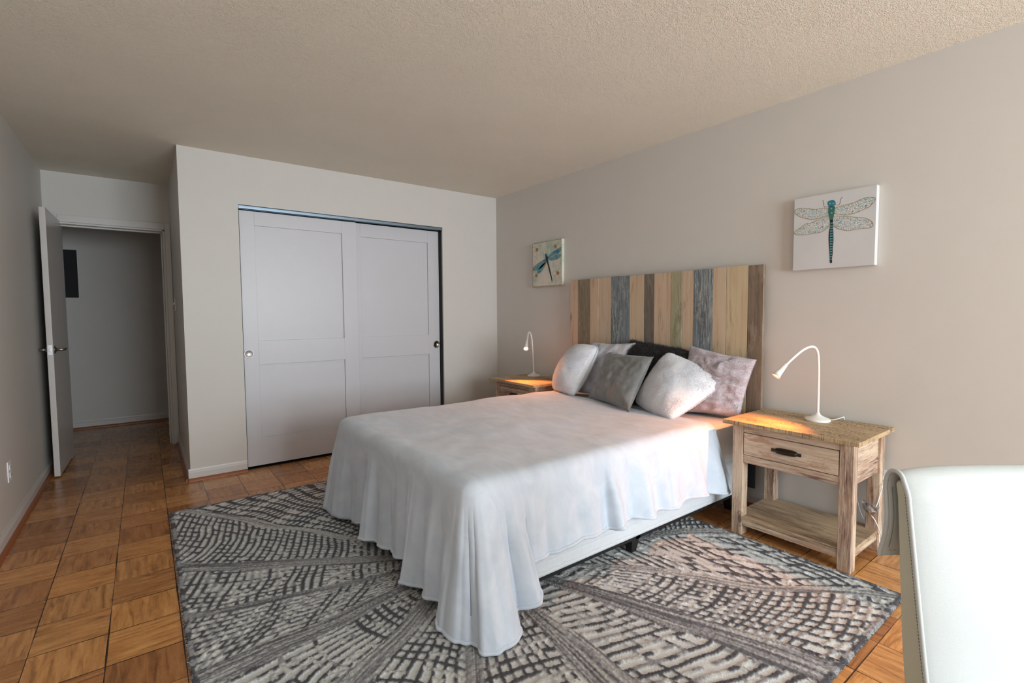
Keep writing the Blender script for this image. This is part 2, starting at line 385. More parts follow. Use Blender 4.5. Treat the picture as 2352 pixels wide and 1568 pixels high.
plate('light_switch', 'white light switch on the alcove wall beside the doorway', 'switch', (XA, 5.31, 1.325), -1, slots=False)

# ------------------------------------------------------------------ bed
BX0, BX1, BY0, BY1 = .94, 2.945, 1.505, 3.015
bed = thing('bed', 'queen bed with white box spring and a headboard of mixed weathered planks', 'bed', (1.95, 2.26, 0))
def rbox(x0, x1, y0, y1, z0, z1, r, rz, n=6, sub=10):
    # soft box with rounded vertical corners (r) and rounded horizontal edges (rz)
    def ring(ins, z):
        pts = []
        for cx, cy, a0 in ((x1-r, y1-r, 0), (x0+r, y1-r, 90), (x0+r, y0+r, 180), (x1-r, y0+r, 270)):
            for k in range(n+1):
                a = R(a0 + 90*k/n); rr = r - ins; pts.append((cx+rr*math.cos(a), cy+rr*math.sin(a), z))
        return pts
    rings = []
    for k in range(5): a = R(90*k/4); rings.append(ring(rz*(1-math.sin(a)), z0+rz*(1-math.cos(a))))
    for k in range(5): a = R(90*k/4); rings.append(ring(rz*(1-math.cos(a)), z1-rz*(1-math.sin(a))))
    N = len(rings[0]); vs = [p for rg in rings for p in rg]; fs = []
    for i in range(len(rings)-1):
        for k in range(N): fs.append((i*N+k, i*N+(k+1)%N, (i+1)*N+(k+1)%N, (i+1)*N+k))
    fs.append(tuple(range(N))[::-1]); fs.append(tuple((len(rings)-1)*N+k for k in range(N)))
    return MB().add(vs, fs)
rbox(BX0, BX1, BY0, BY1, .318, .567, .07, .035).build('mattress', m_sheet, bed, smooth=True)
rbox(BX0, BX1-.005, BY0+.005, BY1-.005, .108, .322, .07, .022).build('box_spring', m_box, bed, smooth=True)
m = MB()
for y in (BY0+.03, 2.24, BY1-.06): m.box((BX0+.04, y, .085), (BX1-.02, y+.03, .1095))
for x in (BX0+.04, 1.93, BX1-.06): m.box((x, BY0+.03, .085), (x+.035, BY1-.03, .1095))
m.build('bed_frame', m_black, bed)
for x in (1.02, 1.93, 2.86):
    for y in (BY0+.06, BY1-.06):
        MB().add([(x-.03, y-.03, .09), (x+.03, y-.03, .09), (x+.03, y+.03, .09), (x-.03, y+.03, .09), (x-.017, y-.017, .016 if x < 2.5 else .001), (x+.017, y-.017, .016 if x < 2.5 else .001), (x+.017, y+.017, .016 if x < 2.5 else .001), (x-.017, y+.017, .016 if x < 2.5 else .001)],
          [(0,1,2,3), (7,6,5,4), (0,4,5,1), (1,5,6,2), (2,6,7,3), (3,7,4,0)]).build('leg', m_black, bed)
# headboard bracket seen through the nightstand
m = MB(); m.box((2.90, 1.50, .10), (2.945, 1.515, .42)); m.box((2.946, 1.45, .14), (2.958, 1.57, .46)); m.build('headboard_bracket', m_black, bed)
hb = bpy.data.objects.new('headboard', None); COL.objects.link(hb); hb.parent = bed; hb.location = Vector((2.96, 2.25, .45)) - bed.location
LT, LM, LD = srgb(.80, .70, .58), srgb(.73, .62, .50), srgb(.42, .33, .26)
def pm(kind, i):
    if kind == 'l': return wood('plank_pale_%d' % i, srgb(.80+random.uniform(-.02,.02), .705+random.uniform(-.012,.012), .60+random.uniform(-.015,.015)), LM, LD, 'z', .9, .16, .6)
    if kind == 'o': return wood('plank_olive_%d' % i, srgb(.54, .485, .395), srgb(.46, .41, .33), srgb(.31, .27, .22), 'z', .9, .5, patch=srgb(.58, .53, .42))
    if kind == 'b': return wood('plank_blue_%d' % i, srgb(.455, .49, .515), srgb(.40, .43, .455), srgb(.29, .305, .325), 'z', .9, .5, patch=srgb(.52, .545, .555), bright=srgb(.76, .76, .72))
    if kind == 'g': return wood('plank_grey_%d' % i, srgb(.46, .42, .375), srgb(.38, .345, .31), srgb(.25, .225, .20), 'z', .9, .5, patch=srgb(.52, .48, .43))
    if kind == 'y': return wood('plank_sage_%d' % i, srgb(.64, .61, .49), srgb(.57, .53, .41), srgb(.40, .36, .28), 'z', .9, .45, patch=srgb(.63, .63, .52), bright=srgb(.74, .72, .62))
    return wood('plank_brown_%d' % i, srgb(.52, .45, .38), srgb(.45, .385, .32), srgb(.32, .27, .23), 'z', .9, .5, patch=srgb(.56, .50, .43))
yb = [3.075, 2.982, 2.841, 2.749, 2.615, 2.523, 2.433, 2.296, 2.208, 2.066, 1.976, 1.89, 1.751, 1.66, 1.52, 1.426]
kinds = 'lollbblglylbllr'
plabel = {'l': 'pale sanded plank', 'o': 'olive brown plank', 'b': 'weathered blue-grey plank', 'g': 'dark grey-brown plank', 'y': 'faded sage green plank', 'r': 'grey-brown end plank'}
for i, k in enumerate(kinds):
    y1, y0 = yb[i], yb[i+1]; zt = 1.505 + random.uniform(-.003, .003); xf = 2.958 + random.uniform(-.0015, .0015)
    o = MB().box((xf, y0+.0008, .45), (2.985, y1-.0008, zt)).build('plank', pm(k, i), hb, bevel=.002); o['label'] = plabel[k]
m = MB()
for z in (.5, 1.0, 1.40): m.box((2.985, 1.45, z), (3.005, 3.05, z+.07))
m.build('back_rail', m_nsy, hb)

# blanket -----------------------------------------------------------
def blanket():
    zt = .585; r = .055
    # (top-edge point xy, outward normal angle deg, hem xyz)
    X0, Y0, Y1 = .925, 1.492, 3.028
    rows = []
    def near(x, hem): rows.append(((x, Y0), -90, hem))
    def foot(y, hem): rows.append(((X0, y), 180, hem))
    near(2.575, (2.700, 1.462, .186)); near(2.50, (2.56, 1.425, .205)); near(2.40, (2.45, 1.470, .225)); near(2.33, (2.36, 1.420, .238)); near(2.22, (2.24, 1.472, .236)); near(2.10, (2.11, 1.425, .232)); near(2.00, (2.01, 1.475, .238))
    near(1.91, (1.91, 1.425, .236)); near(1.82, (1.825, 1.478, .244)); near(1.73, (1.735, 1.455, .250)); near(1.665, (1.672, 1.405, .254)); near(1.63, (1.640, 1.465, .244)); near(1.55, (1.55, 1.435, .257)); near(1.44, (1.447, 1.430, .262))
    near(1.34, (1.335, 1.455, .240)); near(1.25, (1.26, 1.467, .232)); near(1.19, (1.195, 1.470, .222)); near(1.16, (1.168, 1.448, .19)); near(1.13, (1.195, 1.405, .13)); near(1.10, (1.165, 1.392, .105))
    near(1.07, (1.108, 1.440, .085)); near(1.045, (1.075, 1.452, .06)); near(1.02, (1.088, 1.405, .026)); 
    cx, cy, cr = X0+.07, Y0+.07, .07
    def corner(a, hem): rows.append(((cx+cr*math.cos(R(a)), cy+cr*math.sin(R(a))), a, hem))
    near(.998, (1.035, 1.372, .020)); corner(-105, (.975, 1.362, .020)); corner(-120, (.912, 1.392, .020)); corner(-135, (.925, 1.440, .020)); corner(-150, (.893, 1.475, .020)); corner(-165, (.862, 1.535, .020))
    foot(1.575, (.853, 1.605, .020)); foot(1.63, (.880, 1.645, .040)); foot(1.68, (.915, 1.700, .062)); foot(1.75, (.885, 1.765, .058)); foot(1.83, (.905, 1.840, .055)); foot(1.90, (.872, 1.925, .048)); foot(1.945, (.866, 1.975, .042)); foot(1.985, (.905, 1.995, .075))
    foot(2.03, (.925, 2.030, .098)); foot(2.11, (.900, 2.110, .088)); foot(2.18, (.918, 2.185, .085)); foot(2.26, (.895, 2.260, .075)); foot(2.34, (.905, 2.345, .066)); foot(2.42, (.870, 2.440, .056)); foot(2.46, (.868, 2.485, .052)); foot(2.49, (.910, 2.500, .080))
    foot(2.54, (.928, 2.545, .092)); foot(2.63, (.895, 2.640, .066)); foot(2.72, (.905, 2.730, .050)); foot(2.80, (.880, 2.815, .036)); foot(2.90, (.855, 2.930, .030))
    cx2, cy2 = X0+.07, Y1-.07
    for a, hm in ((165, (.845, 3.03, .03)), (135, (.87, 3.09, .03)), (105, (.95, 3.10, .04))): rows.append(((cx2+.07*math.cos(R(a)), cy2+.07*math.sin(R(a))), a, hm))
    for i, x in enumerate((1.05, 1.2, 1.35, 1.5, 1.65, 1.8, 1.95, 2.1, 2.25, 2.4, 2.55, 2.68)): rows.append(((x, Y1), 90, (x, 3.045 + .02*(i % 2), .12)))
    for y in (2.9, 2.7, 2.5, 2.3, 2.1, 1.9, 1.7, 1.56): rows.append(((2.66 - .07*(3.0-y)/1.4, y), 0, None))
    NS = len(rows) - 8; K = 9
    T = crom([(*a[0], math.cos(R(a[1])), math.sin(R(a[1]))) for a in rows[:NS]], K)
    Hm = crom([a[2] for a in rows[:NS]], K)
    n = len(T); s = np.arange(n)
    nv = T[:, 2:4] / np.linalg.norm(T[:, 2:4], axis=1)[:, None]
    # small ripples on the hem
    rip = (vnoise(s*.33, s*0, 3) - .5) * .012; Hm[:, :2] += nv * rip[:, None]
    Hm[:, 2] = np.maximum(Hm[:, 2], .020)
    rings = []
    def topz(x, y): return zt + (fbm(x*3.2, y*3.2, 3, 5)-.5)*.022 + (fbm(x*9+2*y, y*9, 2, 9)-.5)*.007
    ctr = np.array([1.8, 2.26])
    inner = T[:, :2] - nv*r
    for k in np.linspace(0, 1, 26)[1:]:
        P = ctr + (inner-ctr)*k; rings.append(np.c_[P, topz(P[:, 0], P[:, 1])])
    for a in (18, 36, 54, 72, 90):
        P = inner + nv*r*math.sin(R(a)); z = topz(P[:, 0], P[:, 1]) - r*(1-math.cos(R(a))); rings.append(np.c_[P, z])
    last = rings[-1]; M = 30
    for j in range(1, M+1):
        t_ = j/M; e = t_**.92
        P = last[:, :2] + (Hm[:, :2]-last[:, :2])*e[..., None] if False else last[:, :2] + (Hm[:, :2]-last[:, :2])*e
        P = P + nv * ((fbm(s*.06, t_*2.0+s*0, 2, 21)-.5)*.022*math.sin(math.pi*t_))[:, None]
        fold = (np.abs(np.sin(s/K*math.pi*.5 + .6*vnoise(s*.05, s*0, 44)*6))**.7-.62)*(.010+.014*vnoise(s*.11, s*0, 45))
        P = P + nv * (fold*math.sin(math.pi*min(1, t_*1.0)*.75)*min(1, t_*2.2))[:, None]
        z = last[:, 2] + (Hm[:, 2]-last[:, 2])*t_; rings.append(np.c_[P, z])
    V = np.concatenate(rings); NR = len(rings); F = []
    for i in range(NR-1):
        for k in range(n-1): F.append((i*n+k, i*n+k+1, (i+1)*n+k+1, (i+1)*n+k))
    # head edge flush on the mattress: fan between first and last column
    V = list(map(tuple, V)); V.append((*ctr, float(topz(*ctr)))); ci = len(V)-1
    for k in range(n-1): F.append((ci, k+1, k))
    hp = [rows[NS+i][0] for i in range(8)]; base_ = len(V); cols = [n-1] ; 
    nr2 = 25
    for (x, y) in hp:
        for q, k in enumerate(np.linspace(0, 1, 26)[1:]):
            px = ctr[0]+(x-ctr[0])*k; py = ctr[1]+(y-ctr[1])*k; V.append((px, py, float(topz(px, py)) - (.012 if q == 24 else 0)))
    def col(c, q):   # column c: 0 = last perimeter column, 1..8 head points, 9 = first perimeter column
        if c == 0: return q*n + n-1
        if c == 9: return q*n
        return base_ + (c-1)*nr2 + q
    for c in range(9):
        F.append((ci, col(c+1, 0), col(c, 0)))
        for q in range(nr2-1): F.append((col(c, q), col(c+1, q), col(c+1, q+1), col(c, q+1)))
    mb = MB(); mb.add(V, F)
    o = mb.build('blanket', m_blanket, None, smooth=True)
    md = o.modifiers.new('s', 'SOLIDIFY'); md.thickness = .006; md.offset = 1
    tag(o, 'white fleece blanket spread over the bed, one corner trailing on the rug', 'blanket')
    off = np.c_[nv*.004, np.full(n, .004)]
    nn = [tuple(p) for p in (rings[-1]+off)[:K*46]]
    tb = MB(); tb.tube(nn, .0085, 8); h = tb.build('hem', m_blanket, o, smooth=True)
    # left edge of the blanket down the near side at the head
    return o
blanket()

# ------------------------------------------------------------------ pillows
def pillow(name, label, TL, TR, BR, BL, T, mat, fur=0, flen=.012, pinch=.05, wr=.01, seed=1, n=34, power=.42, comb=(0, 0, -1), ear=0, fw=.0011, crease=0, group=None, bias=.5):
    TL, TR, BR, BL = [np.array(p, float) for p in (TL, TR, BR, BL)]
    u = np.linspace(-1, 1, n); U, Vv = np.meshgrid(u, u)
    # spread the corners so that pinched edges keep the outline
    pu = 1 - pinch*(1-Vv**2)**1.0*np.abs(U)**2; pv = 1 - pinch*(1-U**2)**1.0*np.abs(Vv)**2
    rc = 1 - ear*(np.abs(U*Vv)**6)
    A = (U*pu*rc+1)/2; B = (Vv*pv*rc+1)/2
    P = (BL*(1-A)[..., None] + BR*A[..., None])*(1-B)[..., None] + (TL*(1-A)[..., None] + TR*A[..., None])*B[..., None]
    nr = np.cross((BR-BL)+(TR-TL), (TL-BL)+(TR-BR)); nr /= np.linalg.norm(nr)
    if nr @ np.array([-.7, -.7, .2]) < 0: nr = -nr
    prof = ((1-U**2)*(1-Vv**2)).clip(0)**power
    wn = (fbm(U*2.2+seed*3, Vv*2.2, 3, seed)-.5)*2*wr + (fbm(U*5+seed, Vv*3, 2, seed+3)-.5)*wr
    if crease: wn = wn - crease*np.abs(np.sin(Vv*7 + fbm(U*1.6, Vv*1.6, 2, seed+8)*9))**.5*(fbm(U*1.5, Vv*2.5, 2, seed+11))
    env = prof.clip(0, 1)
    Fr = P + nr*((T*bias*prof) + wn*env**.5)[..., None]
    Bk = P - nr*((T*(1-bias)*prof))[..., None]
    vs = list(map(tuple, Fr.reshape(-1, 3))); idx = np.arange(n*n).reshape(n, n); bi = idx.copy()
    k = n*n
    for i in range(1, n-1):
        for j in range(1, n-1): vs.append(tuple(Bk[i, j])); bi[i, j] = k; k += 1
    F = []
    for i in range(n-1):
        for j in range(n-1):
            F.append((idx[i, j], idx[i, j+1], idx[i+1, j+1], idx[i+1, j])); F.append((bi[i, j], bi[i+1, j], bi[i+1, j+1], bi[i, j+1]))
    me = bpy.data.meshes.new(name)
    Vall = np.array(vs)
    if fur:
        # hair strands
        G = np.stack([Fr, Bk]); nf = fur
        side = (rng.random(nf) < .22).astype(int); a = rng.random(nf)*(n-1.001); b = rng.random(nf)*(n-1.001)
        # extra strands along the border
        eb = int(nf*.16); wh = rng.integers(0, 4, eb); q = rng.random(eb)*(n-1.001); e0 = np.where((wh % 2) == 0, .0, n-1.001) 
        a[:eb] = np.where(wh < 2, e0, q); b[:eb] = np.where(wh < 2, q, e0)
        ai = a.astype(int); bi_ = b.astype(int); fa = (a-ai)[:, None]; fb = (b-bi_)[:, None]
        g = lambda i, j: G[side, i, j]
        p = (g(ai, bi_)*(1-fa)+g(ai+1, bi_)*fa)*(1-fb) + (g(ai, bi_+1)*(1-fa)+g(ai+1, bi_+1)*fa)*fb
        du = g(ai, bi_+1)-g(ai, bi_); dv = g(ai+1, bi_)-g(ai, bi_)
        nn = np.cross(du, dv); nn /= (np.linalg.norm(nn, axis=1)[:, None]+1e-9); nn *= np.where(side == 0, 1, -1)[:, None]
        cen = (TL+TR+BR+BL)/4; nn = np.where(((nn*(p-cen)).sum(1) < -.0)[:, None] & (np.arange(nf) < eb)[:, None], -nn, nn)
        out = p-cen; out /= np.linalg.norm(out, axis=1)[:, None]
        d0 = nn.copy(); d0[:eb] = out[:eb]*1.0 + nn[:eb]*.4
        cm = np.array(comb, float); swirl = np.stack([vnoise(p[:, 1]*14, p[:, 2]*14, 31)-.5, vnoise(p[:, 0]*14, p[:, 2]*14, 32)-.5, vnoise(p[:, 1]*14+5, p[:, 0]*14, 33)-.5], 1)
        d = d0*.75 + cm*.45 + swirl*1.5 + rng.normal(0, .28, (nf, 3)); d /= np.linalg.norm(d, axis=1)[:, None]
        L = (flen*(.6+.6*rng.random(nf)))[:, None]
        sd = np.cross(d, rng.normal(0, 1, (nf, 3))); sd /= np.linalg.norm(sd, axis=1)[:, None]; sd *= fw
        mid = p + d*L*.55; d2 = d + cm*.35; d2 /= np.linalg.norm(d2, axis=1)[:, None]; tip = mid + d2*L*.55
        q0 = p-sd - nn*.001; q1 = p+sd - nn*.001; q2 = mid-sd*.7; q3 = mid+sd*.7
        HV = np.stack([q0, q1, q3, q2, tip], 1).reshape(-1, 3); b0 = len(Vall)
        Vall = np.concatenate([Vall, HV]); kk = b0 + 5*np.arange(nf)
        nq = len(F)
        quads = np.array(F).reshape(-1); hq = np.stack([kk, kk+1, kk+2, kk+3], 1).reshape(-1); ht = np.stack([kk+3, kk+2, kk+4], 1).reshape(-1)
        loops = np.concatenate([quads, hq, ht]); tot = np.concatenate([np.full(nq, 4), np.full(nf, 4), np.full(nf, 3)])
    else:
        loops = np.array(F).reshape(-1); tot = np.full(len(F), 4)
    me.vertices.add(len(Vall)); me.loops.add(len(loops)); me.polygons.add(len(tot))
    org = (TL+TR+BR+BL)/4; Vl = Vall - org
    me.vertices.foreach_set('co', Vl.astype(np.float32).ravel()); me.loops.foreach_set('vertex_index', loops.astype(np.int32))
    st = np.concatenate([[0], np.cumsum(tot)[:-1]]); me.polygons.foreach_set('loop_start', st.astype(np.int32)); me.polygons.foreach_set('loop_total', tot.astype(np.int32))
    me.update(calc_edges=True); me.validate()
    me.polygons.foreach_set('use_smooth', [True]*len(me.polygons)); me.materials.append(mat)
    o = bpy.data.objects.new(name, me); COL.objects.link(o); o.location = org
    tag(o, label, 'pillow', group)
    return o, (P, Fr)
def furmat(name, c1, c2, scale=7, streak=(1,1,1), sheen=.2, rough=.8):
    t = NT(name, rough); t.p.inputs['Sheen Weight'].default_value = sheen
    a = t.noise(t.coord(streak), scale, 5, .65, 1.5); t.color(t.ramp(a, [(.35, c1), (.62, c2)])); return t.m
m_whitefur = furmat('white_plush', srgb(.93, .93, .95), srgb(.96, .96, .975))
m_darkfur = furmat('charcoal_fur', srgb(.10, .095, .095), srgb(.27, .26, .255), 22)
m_mauve = furmat('mauve_plush', srgb(.74, .68, .69), srgb(.84, .81, .84), 6, (1, .7, 2.4))
m_greyplush = furmat('pale_grey_plush', srgb(.75, .735, .75), srgb(.86, .86, .89), 6, (1, 2.2, .7))
t = NT('grey_velvet', .75); t.p.inputs['Sheen Weight'].default_value = .35; t.p.inputs['Sheen Roughness'].default_value = .35
vv = t.coord(); t.color(t.ramp(t.noise(vv, 6, 4, .6, 1), [(.3, srgb(.46, .46, .455)), (.7, srgb(.53, .53, .525))])); t.bump(t.noise(vv, 900, 2), .15, .0005); m_velvet = t.m
# back row
pillow('pillow', 'long-haired charcoal fur pillow at the middle of the headboard, behind the others', (2.925, 2.385, 1.01), (2.925, 1.86, .955), (2.76, 1.90, .588), (2.76, 2.42, .588), .14, m_darkfur, 46000, .026, .05, .012, 3, fw=.0008, comb=(-.2, 0, -.5))
pillow('pillow', 'pale grey plush pillow with a drooping corner, second from the left', (2.90, 2.76, .985), (2.89, 2.315, 1.0), (2.74, 2.42, .585), (2.76, 2.87, .585), .14, m_greyplush, 44000, .0038, .06, .020, 5, fw=.0008, crease=.024)
pillow('pillow', 'mauve grey creased plush pillow at the right end of the row', (2.905, 1.875, 1.0), (2.925, 1.442, .935), (2.83, 1.490, .588), (2.73, 1.85, .585), .17, m_mauve, 56000, .0038, .055, .018, 8, fw=.0008, crease=.034)
# front row
pillow('pillow', 'fluffy white pillow at the left end, leaning towards the far nightstand', (2.88, 2.90, .955), (2.745, 2.545, .965), (2.585, 2.65, .592), (2.70, 3.02, .592), .21, m_whitefur, 60000, .0065, -.03, .006, 11, fw=.0008, ear=.05, power=.5, bias=.62)
pillow('pillow', 'large fluffy white pillow balanced on one corner in front of the mauve one', (2.840, 2.005, .955), (2.870, 1.590, .80), (2.45, 1.70, .585), (2.66, 2.135, .615), .17, m_whitefur, 70000, .0065, -.03, .006, 14, fw=.0008, ear=.05, power=.5, bias=.62)
vp, (VP, VF) = pillow('pillow', 'square grey velvet cushion leaning at the front of the pile', (2.835, 2.53, .928), (2.72, 2.03, .925), (2.44, 2.005, .592), (2.60, 2.515, .602), .15, m_velvet, 0, 0, .075, .022, 17, n=60, power=.5, crease=.010)
edge = list(VP[0]) + list(VP[:, -1]) + list(VP[-1][::-1]) + list(VP[:, 0][::-1])
MB().tube([tuple(p) for p in edge[::2]], .0022, 6).build('seam', m_velvet, vp, smooth=True)

# ------------------------------------------------------------------ nightstands
def nightstand(x0, y0, label, group):
    # x0,y0: front / near corner of the top; top 0.50 deep (x), 0.645 wide (y)
    D, Wd, Z = .485, .645, .635
    o = thing('nightstand', label, 'nightstand', (x0+D/2, y0+Wd/2, 0), group)
    tp = MB().box((x0, y0, Z-.022), (x0+D, y0+Wd, Z)).build('tabletop', m_nst, o, bevel=.003)
    fx, bx, ya, yz = x0+.048, x0+D-.012, y0+.035, y0+Wd-.035; lg = .058
    for (a, b) in ((fx, ya), (fx, yz-lg), (bx-lg, ya), (bx-lg, yz-lg)):
        MB().box((a, b, 0), (a+lg, b+lg, Z-.022)).build('leg', m_nsz, o, bevel=.003)
    MB().box((fx+.004, ya+lg, Z-.064), (fx+.045, yz-lg, Z-.022)).build('top_rail', m_nsy, o, bevel=.002)
    MB().box((fx+.004, ya+lg, .405), (fx+.045, yz-lg, .447)).build('bottom_rail', m_nsy, o, bevel=.002)
    for b in (ya+.012, yz-.030): MB().box((fx+lg, b, .405), (bx-lg, b+.018, Z-.022)).build('side_panel', m_nsx, o, bevel=.002)
    MB().box((bx-.03, ya+lg, .405), (bx-.012, yz-lg, Z-.022)).build('back_panel', m_nsy, o)
    dw = MB().box((fx+.001, ya+lg+.003, .450), (fx+.022, yz-lg-.003, Z-.067)); 
    d = dw.build('drawer', m_nsy, o, bevel=.002)
    # bin pull
    yc, zc = (y0+Wd/2) + .008, .508; m = MB(); n = 20; vs = []; ny = 14
    for i in range(ny+1):
        s_ = -1+2*i/ny; wfac = (1-abs(s_)**4)**.5
        for k in range(9):
            a = R(180*k/8); vs.append((fx+.001-.024*math.sin(a)*wfac**.8, yc+s_*.058, zc+.016*math.cos(a)*max(wfac, .25)+.002))
    fs = [(i*9+k, i*9+k+1, (i+1)*9+k+1, (i+1)*9+k) for i in range(ny) for k in range(8)]
    m.add(vs, fs); m.box((fx-.003, yc-.072, zc-.007), (fx+.001, yc-.055, zc+.009)); m.box((fx-.003, yc+.055, zc-.007), (fx+.001, yc+.072, zc+.009))
    m.build('handle', m_bronze, d, smooth=False, bevel=.0008)
    MB().box((fx+.004, ya+.006, .082), (bx-.004, yz-.006, .104)).build('shelf', m_nss, o, bevel=.002)
    MB().box((fx+.003, ya+lg, .056), (fx+.030, yz-lg, .084)).build('shelf_rail', m_nsy, o, bevel=.002)
    for b in (ya+.008, yz-.035): MB().box((fx+lg, b, .056), (bx-lg, b+.027, .084)).build('shelf_side_rail', m_nsx, o, bevel=.002)
    return o
ns = nightstand(2.522, .778, 'whitewashed wooden nightstand on the near side of the bed, fully in view', 'matching nightstands')
ns2 = copy_tree(ns); ns2.location = ns.location + Vector((.0, 2.272, 0)); ns2['label'] = 'whitewashed wooden nightstand in the far corner beyond the bed'

# ------------------------------------------------------------------ lamps
def emis(name, c, s):
    t = NT(name); t.p.inputs['Emission Color'].default_value = c; t.p.inputs['Emission Strength'].default_value = s; return t.m
m_bulb = emis('lit_bulb', (1, .62, .34, 1), 14)
def lamp(label, bc, path, head, energy, aim):
    o = thing('gooseneck_lamp', label, 'lamp', bc, 'white gooseneck reading lamps'); x, y, z = bc
    MB().lathe([(0, 0), (.058, 0), (.060, .004), (.060, .011), (.057, .014), (.030, .024), (.014, .033), (.009, .045), (.0, .045)], bc, 48).build('base', m_lamp, o, smooth=False, bevel=.001)
    P = crom(path, 8); MB().tube([tuple(p) for p in P], .0068, 12).build('gooseneck', m_lamp, o, smooth=True)
    a = Vector(path[-1]); b = Vector(head); d = (b-a); L = d.length; M = d.to_track_quat('Z', 'Y').to_matrix().to_4x4()
    hd = MB().lathe([(.007, -.01), (.009, .0), (.0125, L*.35), (.0165, L*.75), (.0225, L), (.0210, L), (.016, L*.75), (.010, L*.45), (0, L*.45)], a, 36, M).build('lamp_head', m_lamp, o, smooth=True)
    MB().lathe([(0, L*.86), (.012, L*.84), (.0155, L*.78), (.0155, L*.76), (0, L*.76)], a, 24, M).build('bulb', m_bulb, hd, smooth=True)
    ld = bpy.data.lights.new('lamp_light', 'SPOT'); ld.energy = energy; ld.color = (1, .29, .07); ld.spot_size = R(126); ld.spot_blend = .5; ld.shadow_soft_size = .008
    lo = bpy.data.objects.new('lamp_light', ld); COL.objects.link(lo); lo.parent = hd
    lo.location = (a + d*1.02) - Vector(bc); lo.rotation_euler = (Vector(aim)-b).to_track_quat('-Z', 'Y').to_euler()
    return o
Zt = .6355
l1 = lamp('white gooseneck reading lamp on the near nightstand, head bent over the bed', (2.868, 1.080, Zt),
     [(2.868, 1.080, Zt+.04), (2.872, 1.082, .78), (2.876, 1.085, .90), (2.878, 1.088, .96), (2.868, 1.090, 1.005), (2.842, 1.093, 1.029), (2.80, 1.098, 1.036), (2.74, 1.111, 1.020), (2.68, 1.132, .981), (2.645, 1.152, .945)], (2.598, 1.180, .887), 15, (2.3, 1.42, .2))
l2 = lamp('white gooseneck reading lamp with its bulb visible on the far nightstand', (2.900, 3.505, Zt),
     [(2.900, 3.505, Zt+.04), (2.900, 3.512, .78), (2.902, 3.525, .90), (2.900, 3.533, .98), (2.892, 3.536, 1.02), (2.87, 3.523, 1.045), (2.83, 3.492, 1.049), (2.79, 3.455, 1.028), (2.735, 3.395, .99), (2.71, 3.372, .972)], (2.662, 3.325, .912), 15, (2.3, 3.0, .45))
def cord(name, pts, label, r=.0022, parent=None, mat=None):
    o = MB().tube([tuple(p) for p in crom(pts, 8)], r, 8).build(name, mat or m_plastic, parent, smooth=True)
    if label: tag(o, label, 'cord')
    return o
cord('cord', [(2.905, 1.045, Zt+.006), (2.94, 1.035, Zt+.003), (2.975, 1.02, Zt+.006), (3.000, 1.008, Zt+.012), (3.012, 1.003, Zt), (3.016, .99, .50), (3.016, .93, .20), (3.01, .90, .12)], None, parent=l1)
cord('cord', [(2.935, 3.47, Zt+.006), (2.97, 3.455, Zt+.006), (3.00, 3.43, Zt+.004), (3.014, 3.40, Zt-.02), (3.017, 3.38, .3), (3.01, 3.36, .02)], None, parent=l2)
# adapter, power cord and foil-wrapped transformer by the outlet
ad = MB(); ad.box((2.985, .785, .352), (3.0145, .835, .385)); ad.box((2.975, .79, .357), (2.985, .828, .380)); a_ = ad.build('plug_adapter', m_plastic, None, bevel=.004)
tag(a_, 'small white plug adapter in the outlet beside the chair back', 'adapter')
cc = cord('power_cord', [(2.975, .812, .352), (2.955, .806, .345), (2.935, .802, .34), (2.894, .800, .305), (2.872, .802, .270), (2.862, .806, .252)], 'white power cord looping from the outlet adapter down to the floor')
MB().tube([tuple(p) for p in crom([(2.860, .825, .205), (2.868, .812, .185), (2.885, .802, .150), (2.92, .801, .108), (2.955, .801, .078), (2.985, .801, .052), (2.992, .79, .028), (2.985, .775, .010), (2.965, .775, .0045), (2.945, .785, .008), (2.925, .798, .024), (2.914, .801, .06), (2.912, .802, .10)], 8)], .0024, 8).build('cord_loop', m_plastic, cc, smooth=True)
t = NT('crumpled_foil', .22, Metallic=.9); v = t.coord(); vo = t.n('ShaderNodeTexVoronoi', feature='F1'); vo.inputs['Scale'].default_value = 38; t.l(v, vo.inputs['Vector'])
t.color(t.ramp(t.noise(v, 60, 3), [(.35, srgb(.55, .54, .55)), (.65, srgb(.80, .80, .82))])); t.bump(vo.outputs['Distance'], .6, .008); m_foil = t.m
fv = []; random.seed(4)
F4 = [(2.856, .862, .272), (2.858, .832, .262), (2.862, .798, .252), (2.856, .858, .232), (2.852, .83, .222), (2.860, .802, .226), (2.858, .824, .192)]
b = MB(); b.add([(x-.0+random.uniform(-.006, .006), y, z) for x, y, z in F4]+[(x+.012, y-.004, z) for x, y, z in F4], [(0,1,4,3), (1,2,5,4), (3,4,6), (4,5,6), (7,10,11,8), (8,11,12,9), (10,13,11), (11,13,12), (0,7,8,1), (1,8,9,2), (2,9,12,5), (5,12,13,6), (6,13,10,3), (3,10,7,0)])
fo = b.build('foil_wrap', m_foil); tag(fo, 'crumpled silver foil wrapped round the cord behind the nightstand leg', 'foil wrap')

